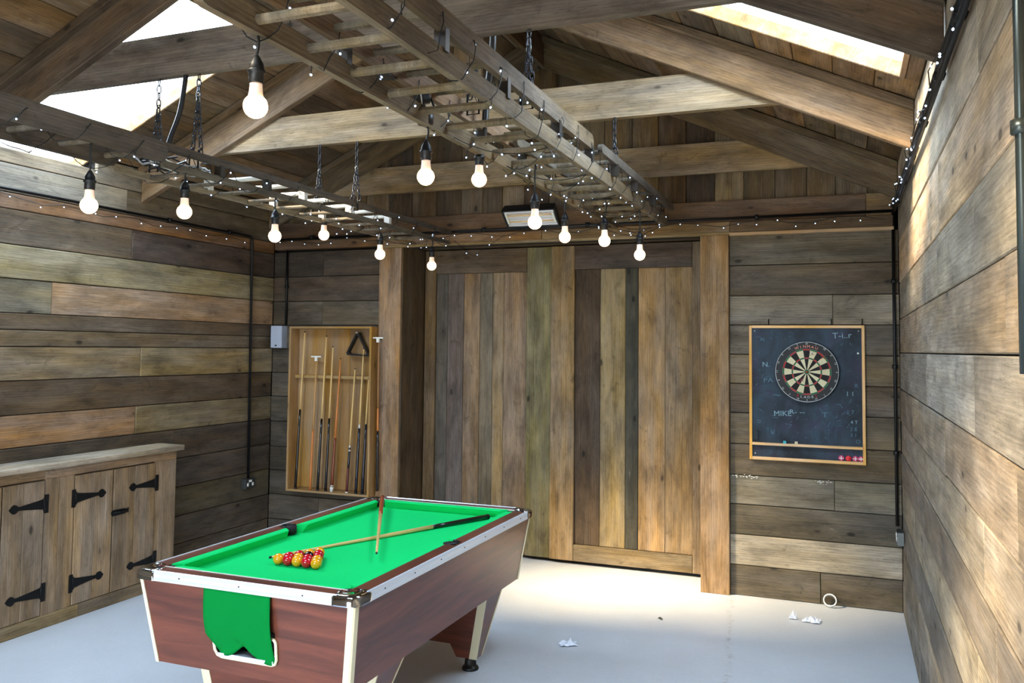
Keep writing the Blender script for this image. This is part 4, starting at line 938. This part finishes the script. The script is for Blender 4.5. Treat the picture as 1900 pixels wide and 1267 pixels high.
for s_, sz, x, z, m_, sx_, rz in (('T-i..r', .060, -.02, 1.915, CHALK, 1.1, .05), ('N.', .05, -.545, 1.70, CHALK, 1.1, 0), ('PA', .05, -.53, 1.585, CHALK2, 1.2, .05), ('MIKE', .055, -.43, 1.345, CHALK, 1.05, .04), ('R- --', .045, -.33, 1.36, CHALK, 1.3, 0),
                              ('~', .05, -.47, 1.48, CHALK2, 2, 0), ('1 1', .045, .03, 1.50, CHALK, 1, 0), ('X', .04, .07, 1.56, CHALK2, 1, 0), ('1 7', .04, .03, 1.37, CHALK2, 1, 0), ('4 T', .035, .055, 1.30, CHALK, 1, 0), ('2 8', .035, .05, 1.25, CHALK2, 1, 0), ('3 1', .035, .05, 1.21, CHALK2, 1, 0), ('O', .04, .08, 1.165, CHALK2, 1, 0),
                              ('D', .035, -.595, 1.28, CHALK2, 1, 0), ('V', .05, -.50, 1.205, CHALK2, 1, 0), ('T', .05, -.14, 1.345, CHALK2, 1.6, 0), ('Al', .04, -.57, 1.885, CHALK2, 1, 0)):
    textm(s_, sz, (x, yq, z), (math.pi/2, -rz, 0), m_, cbd, sx=sx_)
m = MB()
for k in range(46):
    x = rnd.uniform(bx0+.04, bx1-.05); z = rnd.choice((rnd.uniform(1.16, 1.95), rnd.uniform(1.2, 1.45)))
    if (x+.26)**2+(z-1.653)**2 < .06: continue
    a = rnd.gauss(.1, .7); L = rnd.uniform(.008, .04)
    d = V((math.cos(a), 0, math.sin(a)))*L; n_ = V((-math.sin(a), 0, math.cos(a)))*.0012; p = V((x, yf_+.0025, z))
    m.add([p-n_, p+d-n_, p+d+n_, p+n_], [(0, 1, 2, 3)])
m.build('chalk_marks', CHALK2, cbd, kind='stuff')
MB().box((bx0+.028, yf_-.012, 1.150), (bx0+.062, yf_+.004, 1.215)).build('board_eraser', mat('charcoal_felt', (44, 50, 54), .9), label='small dark eraser resting at the lower left of the chalkboard', cat='eraser')
MB().lathe((.085, yf_+.006, 1.79), (0, -1, 0), [(0, .007), (.004, .007)], 10).build('magnet', WHITEP, label='small white round magnet on the right side of the chalkboard', cat='magnet', group='round magnets on the chalkboard')
for x, m_, lb in ((-.415, mat('turquoise_chalk_block', (70, 170, 180), .9), 'turquoise cube of cue chalk on the chalkboard ledge'), (-.335, mat('cream_chalk_block', (206, 190, 160), .9), 'cream cube of cue chalk on the chalkboard ledge')):
    MB().hexa([(x-.011, yf_-.028, 1.131), (x+.011, yf_-.028, 1.131), (x+.011, yf_-.008, 1.131), (x-.011, yf_-.008, 1.131)], [(x-.010, yf_-.027, 1.150), (x+.010, yf_-.027, 1.150), (x+.010, yf_-.009, 1.150), (x-.010, yf_-.009, 1.150)]).build('chalk_cube', m_, label=lb, cat='chalk', group='cubes of chalk on the ledge')
for i, x in enumerate((-.525, -.09, .115)):
    MB().tube([(x, YB-.004, 2.035), (x, YB-.028, 2.03), (x, YB-.03, 2.0), (x+.002, YB-.022, 1.992)], .004, 6).build('wall_hook', IRON, label=('left', 'middle', 'right')[i]+' black hook on the wall just above the chalkboard frame', cat='hook', group='hooks above the chalkboard')
# dartboard
DC = V((-.259, 0, 1.653)); DR = .219; yd = yf_-.0372
db = empty('dartboard', (DC.x, yf_, DC.z), 'round bristle dartboard with cream and black segments mounted on the chalkboard', 'dartboard')
MB().lathe((DC.x, yf_, DC.z), (0, -1, 0), [(0, DR), (.034, DR), (.036, DR-.002)], 60, smooth=False).build('backing', mat('black_number_surround', (16, 17, 18), .6), db)
DB_C, DB_K, DB_R, DB_G = mat('cream_sisal', (206, 196, 160), .85), mat('black_sisal', (20, 18, 17), .85), mat('red_sisal', (168, 32, 34), .8), mat('green_sisal', (24, 96, 52), .8)
sc = DR/.2255; RR = [.016*sc, .097*sc, .107*sc, .160*sc, .171*sc]
order = [20, 1, 18, 4, 13, 6, 10, 15, 2, 17, 3, 19, 7, 16, 8, 11, 14, 9, 12, 5]
mats = [DB_C, DB_K, DB_R, DB_G]; m = MB()
def sect(r0, r1, a0, a1, mi, y):
    m.mi = mi; n = 3; q_ = []
    for k in range(n+1):
        a = a0+(a1-a0)*k/n; q_.append(V((DC.x+r0*math.sin(a), y, DC.z+r0*math.cos(a)))); q_.append(V((DC.x+r1*math.sin(a), y, DC.z+r1*math.cos(a))))
    m.add(q_, [(2*k, 2*k+1, 2*k+3, 2*k+2) for k in range(n)])
for k in range(20):
    a0, a1 = math.radians(18*k-9), math.radians(18*k+9); bk = k % 2 == 0
    sect(RR[0], RR[1], a0, a1, 1 if bk else 0, yd); sect(RR[1], RR[2], a0, a1, 2 if bk else 3, yd); sect(RR[2], RR[3], a0, a1, 1 if bk else 0, yd); sect(RR[3], RR[4], a0, a1, 2 if bk else 3, yd)
m.build('segments', mats, db)
MB().lathe((DC.x, yd+.001, DC.z), (0, -1, 0), [(0, RR[0]), (.0012, RR[0])], 20).build('outer_bull', DB_G, db)
MB().lathe((DC.x, yd, DC.z), (0, -1, 0), [(0, .007), (.0018, .007)], 12).build('bullseye', DB_R, db)
DW = mat('grey_dart_wire', (150, 156, 150), .4, .6)
m = MB()
for r in RR:
    m.tube([(DC.x+r*math.sin(2*math.pi*k/40), yd-.001, DC.z+r*math.cos(2*math.pi*k/40)) for k in range(41)], .0007, 4)
m.build('wire_spider', DW, db)
MB().tube([(DC.x+(DR-.004)*math.sin(2*math.pi*k/48), yd-.003, DC.z+(DR-.004)*math.cos(2*math.pi*k/48)) for k in range(49)], .0022, 6).build('number_ring', mat('silver_ring', (190, 196, 200), .3, .6), db)
NUMM = mat('number_silver', (178, 184, 186), .5)
for k, nm in enumerate(order):
    a = math.radians(18*k); r = DR-.0155
    textm(str(nm), .020, (DC.x+r*math.sin(a), yd-.001, DC.z+r*math.cos(a)), (math.pi/2, a if not (100 < 18*k < 260) else a+math.pi, 0), NUMM, db, name='number')
RED_T = mat('red_white_lettering', (232, 150, 128), .5)
for i, chh in enumerate('WINMAU'):
    a = math.radians(-21.5+8.6*i); r = DR-.037
    textm(chh, .028, (DC.x+r*math.sin(a), yd-.0012, DC.z+r*math.cos(a)), (math.pi/2, a, 0), RED_T, db, sx=1.05)
for i, chh in enumerate('BLADE5'):
    a = math.radians(180+20-8*i); r = DR-.037
    textm(chh, .024, (DC.x+r*math.sin(a), yd-.0012, DC.z+r*math.cos(a)), (math.pi/2, a+math.pi, 0), DB_R if i in (0, 5) else NUMM, db, sx=1.2)
def dart(p, flight, label, dirv=(0, -1, .12), L=.13, grp='darts stuck in the dartboard'):
    p = V(p); d = V(dirv).normalized(); o = empty('dart', p, label, 'dart', grp)
    MB().tube([p+d*-.004, p+d*.03], [.0008, .0011], 6).build('point', FERR, o)
    MB().tube([p+d*.03, p+d*.034, p+d*.075, p+d*.08], [.002, .0033, .0033, .002], 8).build('barrel', mat('tungsten', (120, 118, 112), .3, .8), o)
    MB().tube([p+d*.08, p+d*L], .0018, 6).build('stem', BLACK, o)
    a = d.orthogonal().normalized(); b = d.cross(a); m_ = MB(); e0 = p+d*(L-.035)
    for v in (a, b, -a, -b):
        t = d.cross(v)*.0004
        q_ = [e0, e0+d*.012+v*.022, e0+d*.032+v*.025, e0+d*.042+v*.014, e0+d*.040]
        m_.prism([x-t for x in q_], t*2)
    m_.build('flight', flight, o)
FW, FR, FP = mat('pale_flight', (196, 190, 186), .5), mat('red_flight', (206, 30, 44), .5), mat('pink_flight', (200, 60, 96), .5)
dart((-.222, yd, 1.775), FW, 'dart with a pale flight stuck in the upper part of the dartboard', (.04, -1, .1))
dart((-.158, yd, 1.752), FR, 'dart with a red flight stuck near the outer ring at upper right of the dartboard', (.12, -1, .06))
dart((-.283, yd, 1.588), FP, 'dart with a pink flight stuck below left of the bullseye', (-.04, -1, .08))
RM, PM = mat('red_magnet', (214, 24, 38), .4), mat('pink_magnet', (190, 60, 100), .45)
for x, m_, lb in ((-.033, PM, 'leftmost round pink magnet with a pale cross in the chalkboard bottom strip'), (.014, RM, 'plain bright red round magnet in the chalkboard bottom strip'), (.060, PM, 'round pink magnet just right of the red one in the bottom strip'), (.097, PM, 'rightmost round pink magnet in the chalkboard bottom strip')):
    o = empty('magnet', (x, yf_+.004, 1.046), lb, 'magnet', 'round magnets on the chalkboard')
    MB().lathe((x, yf_+.003, 1.046), (0, -1, 0), [(0, .020), (.006, .020), (.009, .017)], 16).build('disc', m_, o)
    if m_ is PM:
        MB().box((x-.015, yf_-.0075, 1.0435), (x+.015, yf_-.0055, 1.0485)).build('stripe', WHITEP, o); MB().box((x-.0025, yf_-.0078, 1.032), (x+.0025, yf_-.0055, 1.060)).build('stripe', WHITEP, o)
# ------------------------------------------------------------------ base cabinet on the left
fxc = -4.745; K0, K1 = 3.18, 5.138
kb = empty('low_cabinet', (-4.85, 4.2, 0), 'low reclaimed wood cupboard with black strap hinges along left wall', 'cabinet')
def kboard(nm, y0, y1, z0, z1, t, al='Z', x=fxc, th=.02, par=None, ch=.003):
    return timber(nm, [(x, y0+.001, z0), (x, y1-.001, z0), (x, y1-.001, z1), (x, y0+.001, z1)], (-th, 0, 0), (0, 0, 1) if al == 'Z' else (0, 1, 0), t, par or kb, ch=ch)
KT = (132, 108, 80)
MB().box((XL+.006, K0+.005, .0), (fxc-.021, K1-.002, .995)).build('carcass', mat('cupboard_inside', (60, 48, 36), .85), kb)
timber('end_panel', [(fxc-.022, K1-.001, 0), (XL+.006, K1-.001, 0), (XL+.006, K1-.001, 1.0), (fxc-.022, K1-.001, 1.0)], (0, .018, 0), (0, 0, 1), KT, kb)
for a, b in ((K0, 3.40), (4.011, 4.12), (4.12, 4.236), (4.945, 5.04), (5.04, K1+.016)): kboard('stile', a, b, .085, .94, var(KT, .93, 1.08))
kboard('top_rail', K0, 4.011, .94, 1.0, (136, 110, 80), 'Y'); kboard('top_rail', 4.011, K1+.016, .94, 1.0, (132, 106, 78), 'Y')
kboard('plinth', K0, 4.3, 0, .085, (128, 108, 76), 'Y'); kboard('plinth', 4.3, K1+.016, 0, .085, (122, 102, 74), 'Y')
timber('worktop', [(-4.695, K0-.05, 1.004), (-4.695, K1+.045, 1.004), (-4.695, K1+.045, 1.042), (-4.695, K0-.05, 1.042)], (-(abs(XL)-4.695)+.006, 0, 0), (0, 1, 0), (166, 148, 124), kb, ch=.005)
def hinge(par, ypl, ytip, z):
    """T strap hinge: plate at ypl, strap running to ytip"""
    s_ = 1 if ytip > ypl else -1; x = fxc+.0045; m_ = MB()
    m_.prism([(x, ypl-s_*.028, z-.058), (x, ypl, z-.058), (x, ypl, z+.058), (x, ypl-s_*.028, z+.058)], (.004, 0, 0))
    L = abs(ytip-ypl); tipn = [(0, .034), (.05, .026), (L-.075, .011), (L-.062, .012), (L-.052, .024), (L-.036, .029), (L-.020, .022), (L-.012, .013), (L, .0)]
    up = [(x, ypl+s_*a, z+h) for a, h in tipn]; lo = [(x, ypl+s_*a, z-h) for a, h in tipn[:-1]][::-1]
    m_.prism(up+lo, (.004, 0, 0)); m_.tube([(x+.003, ypl+s_*.004, z-.04), (x+.003, ypl+s_*.004, z+.04)], .006, 8)
    m_.build('strap_hinge', IRON, par)
def kdoor(y0, y1, hside, splits):
    d = empty('door', (fxc, (y0+y1)/2, .08)); d.parent = kb; d.location = V((fxc, (y0+y1)/2, .08))-kb.location
    ys = [y0+.004]+splits+[y1-.004]
    for i in range(len(ys)-1): kboard('plank', ys[i], ys[i+1], .09, .932, var((134, 110, 82), .92, 1.08), x=fxc+.004, th=.022, par=d)
    for z in (.785, .232):
        if hside > 0: hinge(d, y1-.004, y1-.004-.25, z)
        else: hinge(d, y0+.004, y0+.004+.25, z)
    return d
kdoor(3.40, 3.715, -1, [3.56]); kdoor(3.715, 4.011, 1, [3.86]); kdoor(4.236, 4.555, -1, [4.40]); d4 = kdoor(4.555, 4.945, 1, [4.75])
x = fxc+.006; m = MB(); m.prism([(x, 4.54+0, .622), (x, 4.552, .61), (x, 4.66, .614), (x, 4.675, .625), (x, 4.69, .613), (x, 4.69, .652), (x, 4.675, .642), (x, 4.66, .650), (x, 4.552, .652), (x, 4.54, .642)], (.004, 0, 0))
m.tube([(x+.010, 4.55, .633), (x+.010, 4.66, .634)], .006, 8); m.tube([(x+.01, 4.60, .633), (x+.024, 4.60, .633)], .005, 6)
m.build('latch', IRON, d4)
m = MB()
for k in range(60):
    x = rnd.choice((rnd.uniform(-.80, -.60), rnd.uniform(-.80, -.60), rnd.uniform(-.22, -.10))); z = (.872 if x < -.5 else .862)+rnd.gauss(0, .006); a = rnd.uniform(.0015, .005)
    y = YB-.004; m.hexa([(x-a, y, z-a*.7), (x+a, y, z-a*.7), (x+a, y, z+a*.7), (x-a, y, z+a*.7)], [(x-a*.5, y-.003, z-a*.4), (x+a*.5, y-.003, z-a*.4), (x+a*.5, y-.003, z+a*.4), (x-a*.5, y-.003, z+a*.4)])
m.build('plaster_specks', WHITEP, wb, kind='stuff')
# ------------------------------------------------------------------ litter on the floor
TIS = mat('white_tissue', (222, 226, 236), .9)
def tissue(cx_, cy_, sx_, sy_, ang, label, seed):
    r2 = random.Random(seed); m_ = MB(); n = 11; vs_ = []
    for j in range(n):
        for i in range(n):
            u, v = (i/(n-1)-.5)*2, (j/(n-1)-.5)*2; k = max(abs(u), abs(v)); rr = (1-.30*k*r2.random())
            x, y = u*sx_*rr+r2.uniform(-.25, .25)*sx_*.35, v*sy_*rr+r2.uniform(-.25, .25)*sy_*.35
            z = .004+abs(r2.gauss(0, 1))*.024*(1.15-k)
            vs_.append((cx_+x*math.cos(ang)-y*math.sin(ang), cy_+x*math.sin(ang)+y*math.cos(ang), z))
    fs = [(j*n+i, j*n+i+1, (j+1)*n+i+1, (j+1)*n+i) for j in range(n-1) for i in range(n-1)]
    m_.add(vs_, fs).build('crumpled_tissue', TIS, label=label, cat='tissue', group='scraps of tissue on the floor')
tissue(-1.585, 5.05, .06, .032, .5, 'crumpled white tissue on the floor in the shadow beside the pool table', 3)
tissue(-.225, 6.12, .060, .045, -.2, 'crumpled white tissue on the floor in front of the dartboard wall', 9)
tissue(-.345, 6.13, .030, .014, .2, 'small scrap of white tissue just left of the tissue below the dartboard', 5)
tp_ = MB(); n = 28; vs_ = []; c0 = V((-.118, YB-.05, .046)); u_ = V((1, 0, 0)); w_ = V((0, .55, .84)).normalized(); nn = u_.cross(w_)
prof = [(.045, -.012), (.045, .012), (.038, .012), (.038, -.012)]
for k in range(n):
    a = 2*math.pi*k/n
    for r, h in prof: vs_.append(c0+(u_*math.cos(a)+w_*math.sin(a))*r+nn*h)
fs = [(k*4+i, k*4+(i+1) % 4, ((k+1) % n)*4+(i+1) % 4, ((k+1) % n)*4+i) for k in range(n) for i in range(4)]
tp_.add(vs_, fs, False).build('tape_roll', mat('clear_white_tape', (214, 214, 208), .4), label='roll of whitish tape leaning on the back wall below the dartboard', cat='tape')
lf = MB(); lf.add([(-1.19, 5.78, .003), (-1.175, 5.79, .010), (-1.155, 5.772, .004), (-1.168, 5.755, .009), (-1.150, 5.745, .003), (-1.178, 5.765, .006)], [(0, 1, 5), (1, 2, 5), (2, 3, 5), (3, 4, 5)])
o = lf.build('dry_leaf', mat('dark_dry_leaf', (62, 66, 52), .8), label='tiny dark dry leaf on the bright floor between table and doors', cat='leaf')
md = o.modifiers.new('t', 'SOLIDIFY'); md.thickness = .0015
